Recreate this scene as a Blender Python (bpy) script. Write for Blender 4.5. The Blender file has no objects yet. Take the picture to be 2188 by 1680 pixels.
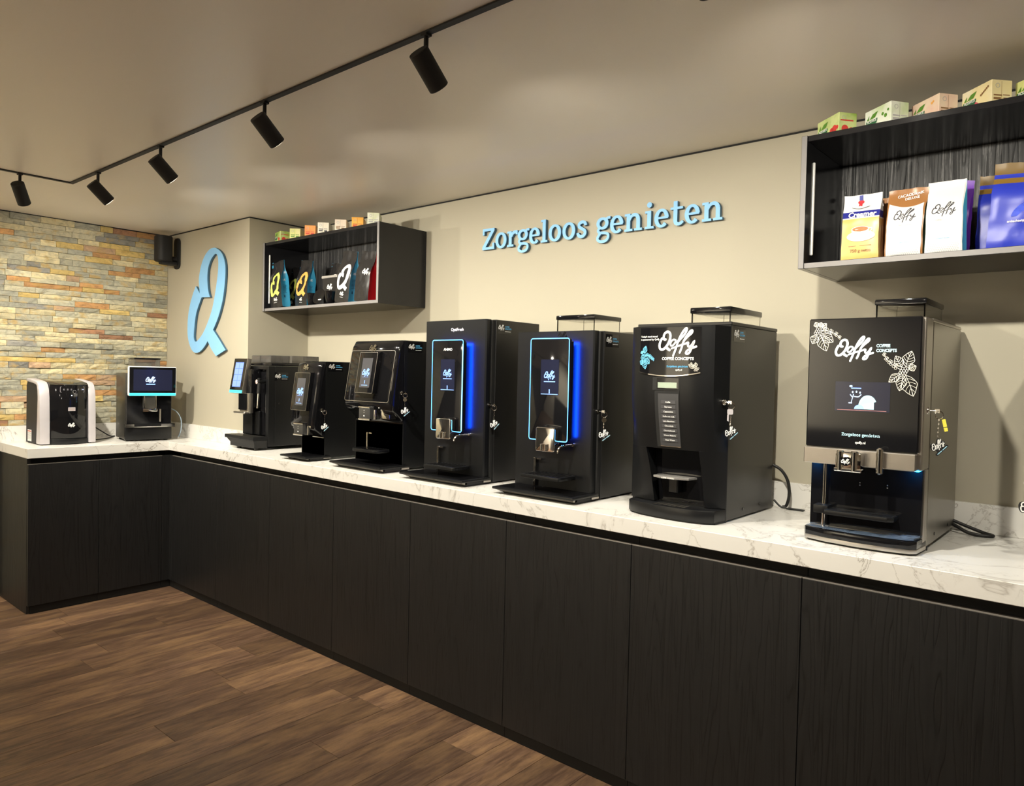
import bpy, bmesh, math, random
from mathutils import Vector as V, Matrix as MX, noise as MN

SC = bpy.context.scene
COL = SC.collection
PI = math.pi
RNG = random.Random(7)
ZC = 2.2965          # ceiling height
ZT = .92             # worktop height

# ------------------------------------------------------------------ camera
def setup_camera():
    yaw, pitch, roll, f = 2.2803, -.0239, .0224, 1561.8
    fw = V((math.cos(pitch)*math.cos(yaw), math.cos(pitch)*math.sin(yaw), math.sin(pitch)))
    r = fw.cross(V((0, 0, 1))).normalized()
    u = r.cross(fw)
    c, s = math.cos(roll), math.sin(roll)
    r2, u2 = r*c + u*s, u*c - r*s
    m = MX((r2, u2, -fw)).transposed().to_4x4()
    m.translation = V((4.6014, -2.0726, 1.382))
    cd = bpy.data.cameras.new('camera')
    cd.sensor_fit = 'HORIZONTAL'
    cd.sensor_width = 36
    cd.lens = 36*f/2188
    cd.clip_start = .05
    o = bpy.data.objects.new('camera', cd)
    COL.objects.link(o)
    o.matrix_world = m
    SC.camera = o
setup_camera()

# ------------------------------------------------------------------ world, exposure
w = bpy.data.worlds.new('world')
SC.world = w
w.use_nodes = True
w.node_tree.nodes['Background'].inputs[0].default_value = (.9, .85, .75, 1)
w.node_tree.nodes['Background'].inputs[1].default_value = .05
SC.view_settings.view_transform = 'Standard'
SC.view_settings.look = 'None'
SC.view_settings.gamma = 1
SC.view_settings.use_curve_mapping = False
SC.view_settings.exposure = 0.30

LIGHT_COL = (1.0, .935, .79)
SPOT_W = 78          # power of one track spot
FILL_W = 5           # power of one fill light added behind the camera

# ------------------------------------------------------------------ materials
MATS = {}
def nd(nt, typ, **kw):
    n = nt.nodes.new(typ)
    for k, v in kw.items():
        if k in n.inputs.keys():
            n.inputs[k].default_value = v
        else:
            setattr(n, k, v)
    return n
def mat(name, col=(.5, .5, .5), rough=.5, metal=0, spec=.5, emit=None, es=0, nz=.06, ns=25, bump=0, bs=200, trans=0, ior=1.45, coat=0, alpha=1):
    if name in MATS: return MATS[name]
    m = bpy.data.materials.new(name)
    m.use_nodes = True
    nt = m.node_tree
    b = nt.nodes['Principled BSDF']
    b.inputs['Base Color'].default_value = (*col, 1)
    b.inputs['Roughness'].default_value = rough
    b.inputs['Metallic'].default_value = metal
    b.inputs['Specular IOR Level'].default_value = spec
    b.inputs['IOR'].default_value = ior
    b.inputs['Transmission Weight'].default_value = trans
    b.inputs['Coat Weight'].default_value = coat
    b.inputs['Alpha'].default_value = alpha
    if emit:
        b.inputs['Emission Color'].default_value = (*emit, 1)
        b.inputs['Emission Strength'].default_value = es
    tc = nd(nt, 'ShaderNodeTexCoord')
    if nz and not trans:
        n = nd(nt, 'ShaderNodeTexNoise', Scale=ns, Detail=4.0)
        nt.links.new(tc.outputs['Object'], n.inputs['Vector'])
        mr = nd(nt, 'ShaderNodeMapRange')
        mr.inputs['To Min'].default_value = 1-nz
        mr.inputs['To Max'].default_value = 1+nz
        nt.links.new(n.outputs['Fac'], mr.inputs['Value'])
        mx = nd(nt, 'ShaderNodeMix', data_type='RGBA', blend_type='MULTIPLY')
        mx.inputs[0].default_value = 1
        mx.inputs[6].default_value = (*col, 1)
        nt.links.new(mr.outputs[0], mx.inputs[7])
        nt.links.new(mx.outputs[2], b.inputs['Base Color'])
    if bump:
        n = nd(nt, 'ShaderNodeTexNoise', Scale=bs, Detail=3.0)
        nt.links.new(tc.outputs['Object'], n.inputs['Vector'])
        bp = nd(nt, 'ShaderNodeBump', Strength=bump, Distance=.01)
        nt.links.new(n.outputs['Fac'], bp.inputs['Height'])
        nt.links.new(bp.outputs[0], b.inputs['Normal'])
    MATS[name] = m
    return m

def ramp(nt, stops, interp='LINEAR'):
    r = nd(nt, 'ShaderNodeValToRGB')
    cr = r.color_ramp
    cr.interpolation = interp
    while len(cr.elements) < len(stops): cr.elements.new(.5)
    for e, (p, c) in zip(cr.elements, stops):
        e.position = p
        e.color = (*c, 1) if len(c) == 3 else c
    return r

def coords(nt, scale, rnd=True):
    tc = nd(nt, 'ShaderNodeTexCoord')
    mp = nd(nt, 'ShaderNodeMapping')
    mp.inputs['Scale'].default_value = scale
    nt.links.new(tc.outputs['Object'], mp.inputs['Vector'])
    if rnd:
        oi = nd(nt, 'ShaderNodeObjectInfo')
        ml = nd(nt, 'ShaderNodeMath', operation='MULTIPLY')
        ml.inputs[1].default_value = 57.3
        nt.links.new(oi.outputs['Random'], ml.inputs[0])
        ad = nd(nt, 'ShaderNodeVectorMath', operation='ADD')
        nt.links.new(mp.outputs[0], ad.inputs[0])
        nt.links.new(ml.outputs[0], ad.inputs[1])
        return ad.outputs[0], oi
    return mp.outputs[0], None

def wood(name, cols, rough, scale, lines, bump, spec=.5, varied=0.0, line_dark=.5, patch=None, streak=None):
    m = bpy.data.materials.new(name)
    m.use_nodes = True
    nt = m.node_tree
    b = nt.nodes['Principled BSDF']
    L = nt.links.new
    vec, oi = coords(nt, scale)
    n1 = nd(nt, 'ShaderNodeTexNoise', Scale=1.0, Detail=2.0, Distortion=.4)
    L(vec, n1.inputs['Vector'])
    k = nd(nt, 'ShaderNodeMath', operation='MULTIPLY'); k.inputs[1].default_value = lines
    L(n1.outputs['Fac'], k.inputs[0])
    pp = nd(nt, 'ShaderNodeMath', operation='FRACT'); L(k.outputs[0], pp.inputs[0])
    rl = ramp(nt, [(0, (0, 0, 0)), (.12, (.75, .75, .75)), (.6, (1, 1, 1)), (.9, (.8, .8, .8)), (1, (0, 0, 0))]); L(pp.outputs[0], rl.inputs[0])
    n2 = nd(nt, 'ShaderNodeTexNoise', Scale=7.0, Detail=6.0, Roughness=.7)
    L(vec, n2.inputs['Vector'])
    cr = ramp(nt, [(.3+.4*i/(len(cols)-1), c) for i, c in enumerate(cols)])
    L(n2.outputs['Fac'], cr.inputs[0])
    col = cr.outputs[0]
    if patch:
        vec2, _ = coords(nt, (scale[0]*.5, scale[1]*1.5, scale[2]*.5))
        n3 = nd(nt, 'ShaderNodeTexNoise', Scale=1.7, Detail=8.0, Roughness=.72); L(vec2, n3.inputs['Vector'])
        rp = ramp(nt, [(.46, (0, 0, 0)), (.66, (.9, .9, .9))]); L(n3.outputs['Fac'], rp.inputs[0])
        mp = nd(nt, 'ShaderNodeMix', data_type='RGBA'); L(rp.outputs[0], mp.inputs[0]); L(col, mp.inputs[6]); mp.inputs[7].default_value = (*patch, 1)
        col = mp.outputs[2]
    mx = nd(nt, 'ShaderNodeMix', data_type='RGBA', blend_type='MULTIPLY'); mx.inputs[0].default_value = line_dark
    L(col, mx.inputs[6]); L(rl.outputs[0], mx.inputs[7])
    col = mx.outputs[2]
    if streak:
        n4 = nd(nt, 'ShaderNodeTexNoise', Scale=2.6, Detail=6.0, Roughness=.75); L(vec, n4.inputs['Vector'])
        r4 = ramp(nt, [(.54, (0, 0, 0)), (.60, (1, 1, 1)), (.66, (.2, .2, .2))]); L(n4.outputs['Fac'], r4.inputs[0])
        m4 = nd(nt, 'ShaderNodeMix', data_type='RGBA'); L(r4.outputs[0], m4.inputs[0]); L(col, m4.inputs[6]); m4.inputs[7].default_value = (*streak, 1)
        col = m4.outputs[2]
    if varied:
        mr = nd(nt, 'ShaderNodeMapRange'); mr.inputs['To Min'].default_value = 1-varied; mr.inputs['To Max'].default_value = 1+varied
        L(oi.outputs['Random'], mr.inputs['Value'])
        m2 = nd(nt, 'ShaderNodeMix', data_type='RGBA', blend_type='MULTIPLY'); m2.inputs[0].default_value = 1
        L(col, m2.inputs[6]); L(mr.outputs[0], m2.inputs[7])
        col = m2.outputs[2]
    L(col, b.inputs['Base Color'])
    b.inputs['Roughness'].default_value = rough
    b.inputs['Specular IOR Level'].default_value = spec
    bp = nd(nt, 'ShaderNodeBump', Strength=bump, Distance=.004)
    L(rl.outputs[0], bp.inputs['Height']); L(bp.outputs[0], b.inputs['Normal'])
    MATS[name] = m
    return m

def marble():
    m = bpy.data.materials.new('marble'); m.use_nodes = True
    nt = m.node_tree; b = nt.nodes['Principled BSDF']; L = nt.links.new
    vec, _ = coords(nt, (1, 1, 1), False)
    def vein(scale, width, dist):
        n = nd(nt, 'ShaderNodeTexNoise', Scale=scale, Detail=7.0, Roughness=.58, Distortion=dist); L(vec, n.inputs['Vector'])
        s = nd(nt, 'ShaderNodeMath', operation='SUBTRACT'); s.inputs[1].default_value = .5; L(n.outputs['Fac'], s.inputs[0])
        a = nd(nt, 'ShaderNodeMath', operation='ABSOLUTE'); L(s.outputs[0], a.inputs[0])
        r = ramp(nt, [(0, (1, 1, 1)), (width, (.25, .25, .25)), (width*3, (0, 0, 0))]); L(a.outputs[0], r.inputs[0])
        return r.outputs[0]
    v1 = vein(2.6, .006, 1.2); v2 = vein(6.0, .006, .8)
    msk = nd(nt, 'ShaderNodeTexNoise', Scale=2.1, Detail=2.0); L(vec, msk.inputs['Vector'])
    rm = ramp(nt, [(.47, (0, 0, 0)), (.62, (1, 1, 1))]); L(msk.outputs['Fac'], rm.inputs[0])
    a = nd(nt, 'ShaderNodeMath', operation='MULTIPLY'); L(v2, a.inputs[0]); L(rm.outputs[0], a.inputs[1])
    s = nd(nt, 'ShaderNodeMath', operation='MULTIPLY_ADD', use_clamp=True); L(v1, s.inputs[0]); s.inputs[1].default_value = .55; L(a.outputs[0], s.inputs[2])
    mx = nd(nt, 'ShaderNodeMix', data_type='RGBA'); L(s.outputs[0], mx.inputs[0])
    mx.inputs[6].default_value = (.80, .785, .75, 1); mx.inputs[7].default_value = (.30, .265, .225, 1)
    L(mx.outputs[2], b.inputs['Base Color'])
    b.inputs['Roughness'].default_value = .28
    MATS['marble'] = m
marble()

def stone():
    m = bpy.data.materials.new('split_slate'); m.use_nodes = True
    nt = m.node_tree; b = nt.nodes['Principled BSDF']; L = nt.links.new
    vec, oi = coords(nt, (1, 1, 1.5))
    n = nd(nt, 'ShaderNodeTexNoise', Scale=18.0, Detail=8.0, Roughness=.7, Distortion=1.0); L(vec, n.inputs['Vector'])
    r = ramp(nt, [(.30, (.55, .55, .55)), (.5, (1, 1, 1)), (.68, (1.25, 1.2, 1.1))]); L(n.outputs['Fac'], r.inputs[0])
    mx = nd(nt, 'ShaderNodeMix', data_type='RGBA', blend_type='MULTIPLY'); mx.inputs[0].default_value = 1
    L(oi.outputs['Color'], mx.inputs[6]); L(r.outputs[0], mx.inputs[7])
    n2 = nd(nt, 'ShaderNodeTexNoise', Scale=9.0, Detail=5.0, Roughness=.6); L(vec, n2.inputs['Vector'])
    r2 = ramp(nt, [(.54, (0, 0, 0)), (.66, (.75, .75, .75))]); L(n2.outputs['Fac'], r2.inputs[0])
    ad = nd(nt, 'ShaderNodeMix', data_type='RGBA'); L(r2.outputs[0], ad.inputs[0]); L(mx.outputs[2], ad.inputs[6]); ad.inputs[7].default_value = (.50, .33, .10, 1)
    L(ad.outputs[2], b.inputs['Base Color'])
    b.inputs['Roughness'].default_value = .75
    bp = nd(nt, 'ShaderNodeBump', Strength=.7, Distance=.006); L(n.outputs['Fac'], bp.inputs['Height']); L(bp.outputs[0], b.inputs['Normal'])
    MATS['stone'] = m
stone()

def zbands(name, bands, rough=.4):
    """bag print: flat colours by height above the base (local z)"""
    m = bpy.data.materials.new(name); m.use_nodes = True
    nt = m.node_tree; b = nt.nodes['Principled BSDF']; L = nt.links.new
    tc = nd(nt, 'ShaderNodeTexCoord'); sp = nd(nt, 'ShaderNodeSeparateXYZ'); L(tc.outputs['Object'], sp.inputs[0])
    r = ramp(nt, bands, 'CONSTANT'); L(sp.outputs[2], r.inputs[0]); L(r.outputs[0], b.inputs['Base Color'])
    b.inputs['Roughness'].default_value = rough
    MATS[name] = m
    return m

wood('black_ash', [(.0105, .0105, .011), (.0135, .0135, .014), (.016, .016, .0165)], .44, (18, 18, .8), 12, .16, spec=.42, line_dark=.5)
wood('black_ash_back', [(.022, .022, .023), (.028, .028, .030), (.036, .036, .038)], .45, (26, 26, 1.0), 9, .4, spec=.4, line_dark=.3, streak=(.15, .148, .15))
wood('floor_wood', [(.075, .042, .026), (.145, .083, .052), (.23, .14, .088)], .40, (14, 1.1, 5), 4, .08, varied=.30, line_dark=.22, patch=(.31, .185, .095))
WALL = mat('wall_paint', (.46, .425, .335), .62, nz=.02, ns=3, bump=.03, bs=400)
CEIL = mat('stretch_ceiling', (.88, .81, .71), .34, spec=.5, nz=.012, ns=.6)
GAP = mat('shadow_gap', (.01, .01, .01), .7)
FRONTWALL = mat('far_wall', (.60, .55, .46), .6, nz=.03, ns=2)
BLK = mat('black_satin', (.0062, .0066, .0074), .34, spec=.42, bump=.04, bs=900)
BLKM = mat('black_matte', (.013, .013, .014), .6, bump=.05, bs=900)
BLKG = mat('black_gloss', (.006, .006, .007), .06, nz=0)
BLKS = mat('black_steel', (.008, .008, .0085), .33, metal=.0, spec=.6, bump=.02, bs=700)
CABI = mat('black_laminate', (.014, .014, .016), .16, spec=.5, nz=.05)
EDGE = mat('edge_band_or_glint', (.22, .21, .21), .4)
CHROME = mat('chrome', (.85, .83, .80), .08, metal=1, nz=0)
STEEL = mat('brushed_steel', (.50, .47, .43), .36, metal=1, bump=.03, bs=300)
SILV = mat('silver_plastic', (.60, .57, .60), .38, metal=.25)
DKSTEEL = mat('dark_steel', (.11, .105, .095), .32, metal=.75, nz=.03)
WHITE = mat('white_print', (.88, .88, .86), .5, nz=0)
WHITEP = mat('white_plastic', (.82, .82, .80), .35, nz=.02)
BLUEP = mat('blue_print', (.10, .45, .80), .5, nz=0)
PALEBL = mat('pale_blue_acrylic', (.27, .58, .95), .45, nz=.04, ns=60)
NAVY = mat('letter_edge', (.05, .13, .22), .5)
DARKP = mat('dark_print', (.02, .018, .03), .5, nz=0)
GREYP = mat('grey_print', (.45, .45, .45), .5, nz=0)
CREAMP = mat('cream_line_print', (.72, .68, .60), .5, nz=0)
GLASS = mat('clear_acrylic', (.95, .95, .93), .03, trans=1, ior=1.3, nz=0)
SMOKE = mat('smoked_acrylic', (.35, .34, .33), .05, trans=.85, ior=1.3, nz=0)
WRAP = mat('plastic_wrap', (.35, .5, .75), .12, spec=.9, alpha=.16, nz=0)
RED = mat('red_foil', (.55, .012, .018), .28)
BLUEF = mat('blue_foil', (.04, .31, .54), .28, nz=.1)
DARKF = mat('dark_foil', (.020, .019, .020), .25, nz=.15)
LCD = mat('lcd', (.35, .42, .33), .3)
LIGHTB = mat('screen_white', (.05, .05, .05), .3, emit=(.55, .75, 1), es=1.6)
LOGOB = mat('screen_logo', (.02, .02, .05), .3, emit=(.25, .45, 1), es=2.2)
SCR_D = mat('screen_dark', (.012, .013, .025), .08, emit=(.05, .06, .16), es=.12)
SCR_G = mat('screen_grey', (.05, .05, .055), .08, emit=(.12, .12, .14), es=.2)
SCR_B = mat('screen_blue', (.05, .08, .2), .15, emit=(.16, .28, .95), es=.9)
SCR_L = mat('screen_tile', (.05, .08, .2), .15, emit=(.30, .45, 1), es=1.0)
LEDB = mat('led_blue', (.02, .05, .2), .4, emit=(.001, .06, 1), es=80)
LEDE = mat('led_edge', (.05, .2, .4), .4, emit=(.10, .42, 1), es=3.0)
LEDC = mat('led_edge_cyan', (.05, .2, .4), .4, emit=(.20, .75, 1), es=3.0)
TEAL = mat('led_teal', (.05, .4, .4), .4, emit=(.05, .78, .80), es=1.1)
LENS = mat('lamp_lens', (.9, .85, .7), .4, emit=(1, .9, .7), es=12)
RUBBER = mat('rubber', (.012, .012, .012), .5)
TUBE = mat('blue_hose', (.35, .45, .55), .25, nz=.02)

# ------------------------------------------------------------------ mesh builder
ORG = {}
class B:
    def __init__(self):
        self.bm = bmesh.new(); self.lay = 0.0
    def up(self):                                    # overlapping print strokes are stacked, not coplanar
        self.lay = (self.lay+4e-5) % 6e-4
    def add(self, vs, fs):
        v = [self.bm.verts.new(p) for p in vs]
        for f in fs:
            try: self.bm.faces.new([v[i] for i in f])
            except ValueError: pass
        return self
    def _merge(self, t):
        me = bpy.data.meshes.new('t'); t.to_mesh(me); t.free()
        self.bm.from_mesh(me); bpy.data.meshes.remove(me)
    def box(self, x0, x1, y0, y1, z0, z1, bev=0, seg=1):
        t = bmesh.new()
        bmesh.ops.create_cube(t, size=1)
        for v in t.verts:
            v.co = V(((x0+x1)/2+v.co.x*(x1-x0), (y0+y1)/2+v.co.y*(y1-y0), (z0+z1)/2+v.co.z*(z1-z0)))
        if bev: bmesh.ops.bevel(t, geom=t.edges[:], offset=bev, segments=seg, affect='EDGES', profile=.6)
        self._merge(t); return self
    def prism(self, poly, plane, a0, a1, bev=0, seg=2):
        def P(u, v, a):
            return {'xz': (u, a, v), 'yz': (a, u, v), 'xy': (u, v, a)}[plane]
        t = bmesh.new(); n = len(poly)
        lo = [t.verts.new(P(u, v, a0)) for u, v in poly]
        hi = [t.verts.new(P(u, v, a1)) for u, v in poly]
        t.faces.new(lo); t.faces.new(hi[::-1])
        for i in range(n): t.faces.new([lo[i], hi[i], hi[(i+1) % n], lo[(i+1) % n]])
        bmesh.ops.recalc_face_normals(t, faces=t.faces)
        if bev:
            es = [e for e in t.edges if (e.verts[0] in lo) == (e.verts[1] in lo)]
            bmesh.ops.bevel(t, geom=es, offset=bev, segments=seg, affect='EDGES', profile=.5)
        self._merge(t); return self
    def loft(self, rings, caps=True):
        n = len(rings[0]); vs = [p for r in rings for p in r]; fs = []
        for k in range(len(rings)-1):
            for i in range(n):
                j = (i+1) % n
                fs.append((k*n+i, k*n+j, (k+1)*n+j, (k+1)*n+i))
        if caps:
            fs.append(tuple(range(n))[::-1]); fs.append(tuple((len(rings)-1)*n+i for i in range(n)))
        t = bmesh.new(); v = [t.verts.new(p) for p in vs]
        for f in fs: t.faces.new([v[i] for i in f])
        bmesh.ops.recalc_face_normals(t, faces=t.faces)
        self._merge(t); return self
    def cyl(self, p, q, r, r2=None, n=20, bev=0):
        p, q = V(p), V(q); r2 = r if r2 is None else r2
        d = (q-p).normalized(); a = d.orthogonal().normalized(); b = d.cross(a)
        def ring(c, rr): return [c+(a*math.cos(2*PI*i/n)+b*math.sin(2*PI*i/n))*rr for i in range(n)]
        rs = [ring(p, r), ring(q, r2)]
        if bev: rs = [ring(p, r-bev), ring(p+d*bev, r), ring(q-d*bev, r2), ring(q, r2-bev)]
        return self.loft(rs)
    def tube(self, pts, r, n=8, closed=False, sm=4):
        pts = cat(pts, sm, closed) if sm > 1 else [V(p) for p in pts]
        rs = []; m = len(pts); up = V((.13, .21, .97))
        for i, p in enumerate(pts):
            if closed: d = pts[(i+1) % m]-pts[i-1]
            else: d = pts[min(i+1, m-1)]-pts[max(i-1, 0)]
            d.normalize(); a = d.cross(up).normalized(); b = a.cross(d)
            rs.append([p+(a*math.cos(2*PI*k/n)+b*math.sin(2*PI*k/n))*r for k in range(n)])
        if closed: rs.append(rs[0])
        return self.loft(rs, not closed)
    def lathe(self, prof, c, n=28):
        c = V(c)
        return self.loft([[c+V((r*math.cos(2*PI*i/n), r*math.sin(2*PI*i/n), z)) for i in range(n)] for r, z in prof])
    def ribbon(self, pts, w, fm, sm=4, closed=False, thick=0, cap=True):
        p = cat([V((*q, 0)) for q in pts], sm, closed) if sm > 1 else [V((*q, 0)) for q in pts]
        m = len(p); L = []; R = []
        for i in range(m):
            if closed: d = p[(i+1) % m]-p[i-1]
            else: d = p[min(i+1, m-1)]-p[max(i-1, 0)]
            if d.length < 1e-9: d = V((1, 0, 0))
            d.normalize(); nrm = V((-d.y, d.x, 0))
            ww = (w(i/(m-1)) if callable(w) else w)/2
            L.append(p[i]+nrm*ww); R.append(p[i]-nrm*ww)
        self.up()
        seq = range(m) if closed else range(m-1)
        for i in seq:
            j = (i+1) % m
            self.slab([L[i], R[i], R[j], L[j]], fm, thick)
        if cap and not closed:
            for e in (0, m-1):
                ww = (w(e/(m-1)) if callable(w) else w)/2
                self.disc(p[e].x, p[e].y, ww, ww, fm, 10, thick, 0, 2*PI)
        return self
    def slab(self, q, fm, thick=0):
        y = self.lay
        if not thick:
            self.add([fm(a.x, a.y, y) for a in q], [tuple(range(len(q)))]); return self
        n = len(q)
        vs = [fm(a.x, a.y, 0) for a in q]+[fm(a.x, a.y, thick+y) for a in q]
        self.add(vs, [tuple(range(n)), tuple(range(2*n-1, n-1, -1))]+[(i, (i+1) % n, n+(i+1) % n, n+i) for i in range(n)])
        return self
    def disc(self, u, v, ru, rv, fm, n=20, thick=0, a0=0, a1=2*PI):
        self.up()
        return self.slab([V((u+ru*math.cos(a0+(a1-a0)*i/n), v+rv*math.sin(a0+(a1-a0)*i/n), 0)) for i in range(n if a1-a0 >= 2*PI-.01 else n+1)], fm, thick)
    def rect(self, u0, u1, v0, v1, fm, thick=0, r=0):
        self.up()
        if r: return self.slab([V((u, v, 0)) for u, v in rrect(u0, u1, v0, v1, r)], fm, thick)
        return self.slab([V((u0, v0, 0)), V((u1, v0, 0)), V((u1, v1, 0)), V((u0, v1, 0))], fm, thick)
    def patch(self, u0, u1, v0, v1, fm, nu=8, nv=8, vtop=None):
        vs = []; fs = []
        for j in range(nv+1):
            for i in range(nu+1):
                u = u0+(u1-u0)*i/nu; vt = vtop(u) if vtop else v1
                vs.append(fm(u, v0+(vt-v0)*j/nv, 0))
        for j in range(nv):
            for i in range(nu):
                k = j*(nu+1)+i; fs.append((k, k+1, k+nu+2, k+nu+1))
        return self.add(vs, fs)
    def done(self, name, m, parent=None, smooth=35, local=False):
        me = bpy.data.meshes.new(name)
        bmesh.ops.remove_doubles(self.bm, verts=self.bm.verts, dist=1e-6)
        self.bm.to_mesh(me); self.bm.free()
        o = bpy.data.objects.new(name, me)
        COL.objects.link(o)
        me.materials.append(MATS[m] if isinstance(m, str) else m)
        root = parent
        while root is not None and root.parent is not None: root = root.parent
        if root is not None and not local and root.name in ORG:
            me.transform(MX.Translation(-ORG[root.name]))
        if parent is not None: o.parent = parent
        if smooth:
            me.shade_smooth()
            me.set_sharp_from_angle(angle=math.radians(smooth))
        return o

def cat(pts, k=4, closed=False):
    pts = [V(p) for p in pts]; n = len(pts); out = []
    for i in range(n if closed else n-1):
        if closed: a, b, c, d = pts[i-1], pts[i], pts[(i+1) % n], pts[(i+2) % n]
        else: a, b, c, d = pts[max(i-1, 0)], pts[i], pts[i+1], pts[min(i+2, n-1)]
        for j in range(k):
            t = j/k
            out.append(.5*((2*b)+(c-a)*t+(2*a-5*b+4*c-d)*t*t+(3*b-a-3*c+d)*t**3))
    if not closed: out.append(pts[-1])
    return out

def rrect(u0, u1, v0, v1, r, n=4):
    out = []
    for cu, cv, a in ((u1-r, v0+r, -PI/2), (u1-r, v1-r, 0), (u0+r, v1-r, PI/2), (u0+r, v0+r, PI)):
        for i in range(n+1): out.append((cu+r*math.cos(a+PI/2*i/n), cv+r*math.sin(a+PI/2*i/n)))
    return out

def thing(name, label, cat_, loc, group=None, rot=(0, 0, 0), local=False):
    o = bpy.data.objects.new(name, None); COL.objects.link(o)
    o.empty_display_size = .05
    o.location = loc; o.rotation_euler = rot
    ORG[o.name] = V((0, 0, 0)) if local else V(loc)
    tag(o, label, cat_, group)
    return o
def tag(o, label, cat_, group=None):
    o['label'] = label; o['category'] = cat_
    if group: o['group'] = group
    return o
def struct(o): o['kind'] = 'structure'; return o

# plane maps: (u right, v up, t out of the surface) as seen by someone in front of the surface
def fy(x, y, z, e=.0007): return lambda u, v, t=0: V((x+u, y-e-t, z+v))       # surface facing -y
def fx(x, y, z, e=.0007): return lambda u, v, t=0: V((x+e+t, y+u, z+v))       # surface facing +x
def fslope(x, yf, z, e=.0007): return lambda u, v, t=0: V((x+u, yf(z+v)-e-t, z+v))
def frot(fm, ang):
    c, s = math.cos(ang), math.sin(ang)
    return lambda u, v, t=0: fm(u*c-v*s, u*s+v*c, t)
def fscale(fm, k): return lambda u, v, t=0: fm(u*k, v*k, t)
def fshift(fm, a, b): return lambda u, v, t=0: fm(u+a, v+b, t)

TXT = {}
def text(bld, s, size, fm, bold=.012, align='CENTER', thick=0, shear=0, sx=1):
    key = (s, bold, align)
    if key not in TXT:
        c = bpy.data.curves.new('t', 'FONT'); c.body = s; c.size = 1; c.align_x = align; c.offset = bold; c.resolution_u = 3
        c.fill_mode = 'FRONT' if hasattr(c, 'fill_mode') else c.fill_mode
        o = bpy.data.objects.new('t', c)
        me = bpy.data.meshes.new_from_object(o)
        TXT[key] = ([tuple(v.co) for v in me.vertices], [tuple(p.vertices) for p in me.polygons])
        bpy.data.objects.remove(o); bpy.data.curves.remove(c); bpy.data.meshes.remove(me)
    vs, fs = TXT[key]
    bld.add([fm(sx*(x+shear*y)*size, y*size, 0) for x, y, z in vs], fs)
    return bld

# script wordmark traced as brush strokes, width 1
LG = {'Q': [(-.324, .072), (-.372, .08), (-.38, .144), (-.356, .216), (-.292, .264), (-.228, .256), (-.196, .208), (-.188, .144), (-.204, .056), (-.252, -.048), (-.316, -.128), (-.38, -.176), (-.444, -.184), (-.484, -.152), (-.5, -.08), (-.484, -.008), (-.46, .048), (-.428, .096)],
      'Qt': [(-.31, -.125), (-.204, -.2)],
      'o': [(-.068, .064), (-.108, .064), (-.156, .024), (-.18, -.032), (-.172, -.08), (-.132, -.088), (-.084, -.056), (-.044, 0), (-.036, .048), (-.068, .064)],
      'oc': [(-.044, 0), (-.02, 0), (.052, .032)],
      'f1': [(.02, 0), (.092, .08), (.188, .184), (.244, .28), (.26, .336), (.228, .344), (.172, .288), (.1, .176), (.036, .04), (-.012, -.112), (-.06, -.248), (-.1, -.344)],
      'cb': [(-.148, -.16), (-.036, -.12), (.084, -.08), (.196, -.048), (.292, -.016)],
      'f2': [(.18, .032), (.276, .136), (.372, .216), (.396, .28), (.364, .288), (.3, .216), (.22, .104), (.156, -.032), (.116, -.168), (.076, -.264)],
      'y': [(.244, -.032), (.3, -.016), (.292, -.072), (.308, -.112), (.348, -.112), (.396, -.064), (.452, .032), (.412, -.08), (.372, -.176), (.34, -.256), (.284, -.296), (.244, -.28), (.268, -.224), (.34, -.176), (.436, -.136), (.5, -.112)]}
def wordmark(bld, fm, width, wt=1.0, thick=0, sm=3):
    g = fscale(fm, width)
    f2 = lambda u, v, t=0: fm(u*width, v*width, t)
    for k, p in LG.items():
        w = {'Q': .058, 'Qt': .062, 'o': .042, 'oc': .035, 'cb': .042}.get(k, .05)*wt
        bld.ribbon(p, w, f2, sm=sm, thick=thick)
    return bld
def logo(parent, fm, width, m=WHITE, wt=1.0, name='wordmark', local=False, sm=3):
    return wordmark(B(), fm, width, wt, sm=sm).done(name, m, parent, smooth=0, local=local)

# ================================================================== SETTING
XS, YQ, YB, CX = -.545, .225, .641, .53
XR, YF = 7.4, -5.0

def setting():
    struct(B().box(-.75, XR+.1, YF-.1, .75, -.12, -.004).done('floor', 'shadow_gap', smooth=0))
    struct(B().box(-.75, XR+.1, YF-.1, .75, ZC, ZC+.1).done('ceiling', CEIL, smooth=0))
    struct(B().box(CX, XR, YB, .76, 0, ZC).done('wall_back', WALL, smooth=0))
    struct(B().box(-.75, CX, YQ, .76, 0, ZC, .0).done('wall_corner', WALL, smooth=0))
    struct(B().box(XR, XR+.1, YF, .76, 0, ZC).done('wall_right', FRONTWALL, smooth=0))
    fw = struct(B().box(-.75, XR+.1, YF-.1, YF, 0, ZC).done('wall_front', FRONTWALL, smooth=0))
    struct(B().box(.6, XR-.6, YF, YF+.3, 0, .95).done('trim_6', BLKM, smooth=0))
    g = .0065
    struct(B().box(CX+.002, XR, YB-.003, YB, ZC-g, ZC).done('trim_1', GAP, smooth=0))
    struct(B().box(XS, CX, YQ-.003, YQ, ZC-g, ZC).done('trim_2', GAP, smooth=0))
    struct(B().box(CX, CX+.003, YQ, YB-.003, ZC-g, ZC).done('trim_3', GAP, smooth=0))
    struct(B().box(-.553, XS+.004, YF, YQ-.003, ZC-.004, ZC).done('trim_4', GAP, smooth=0))
setting()

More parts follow.
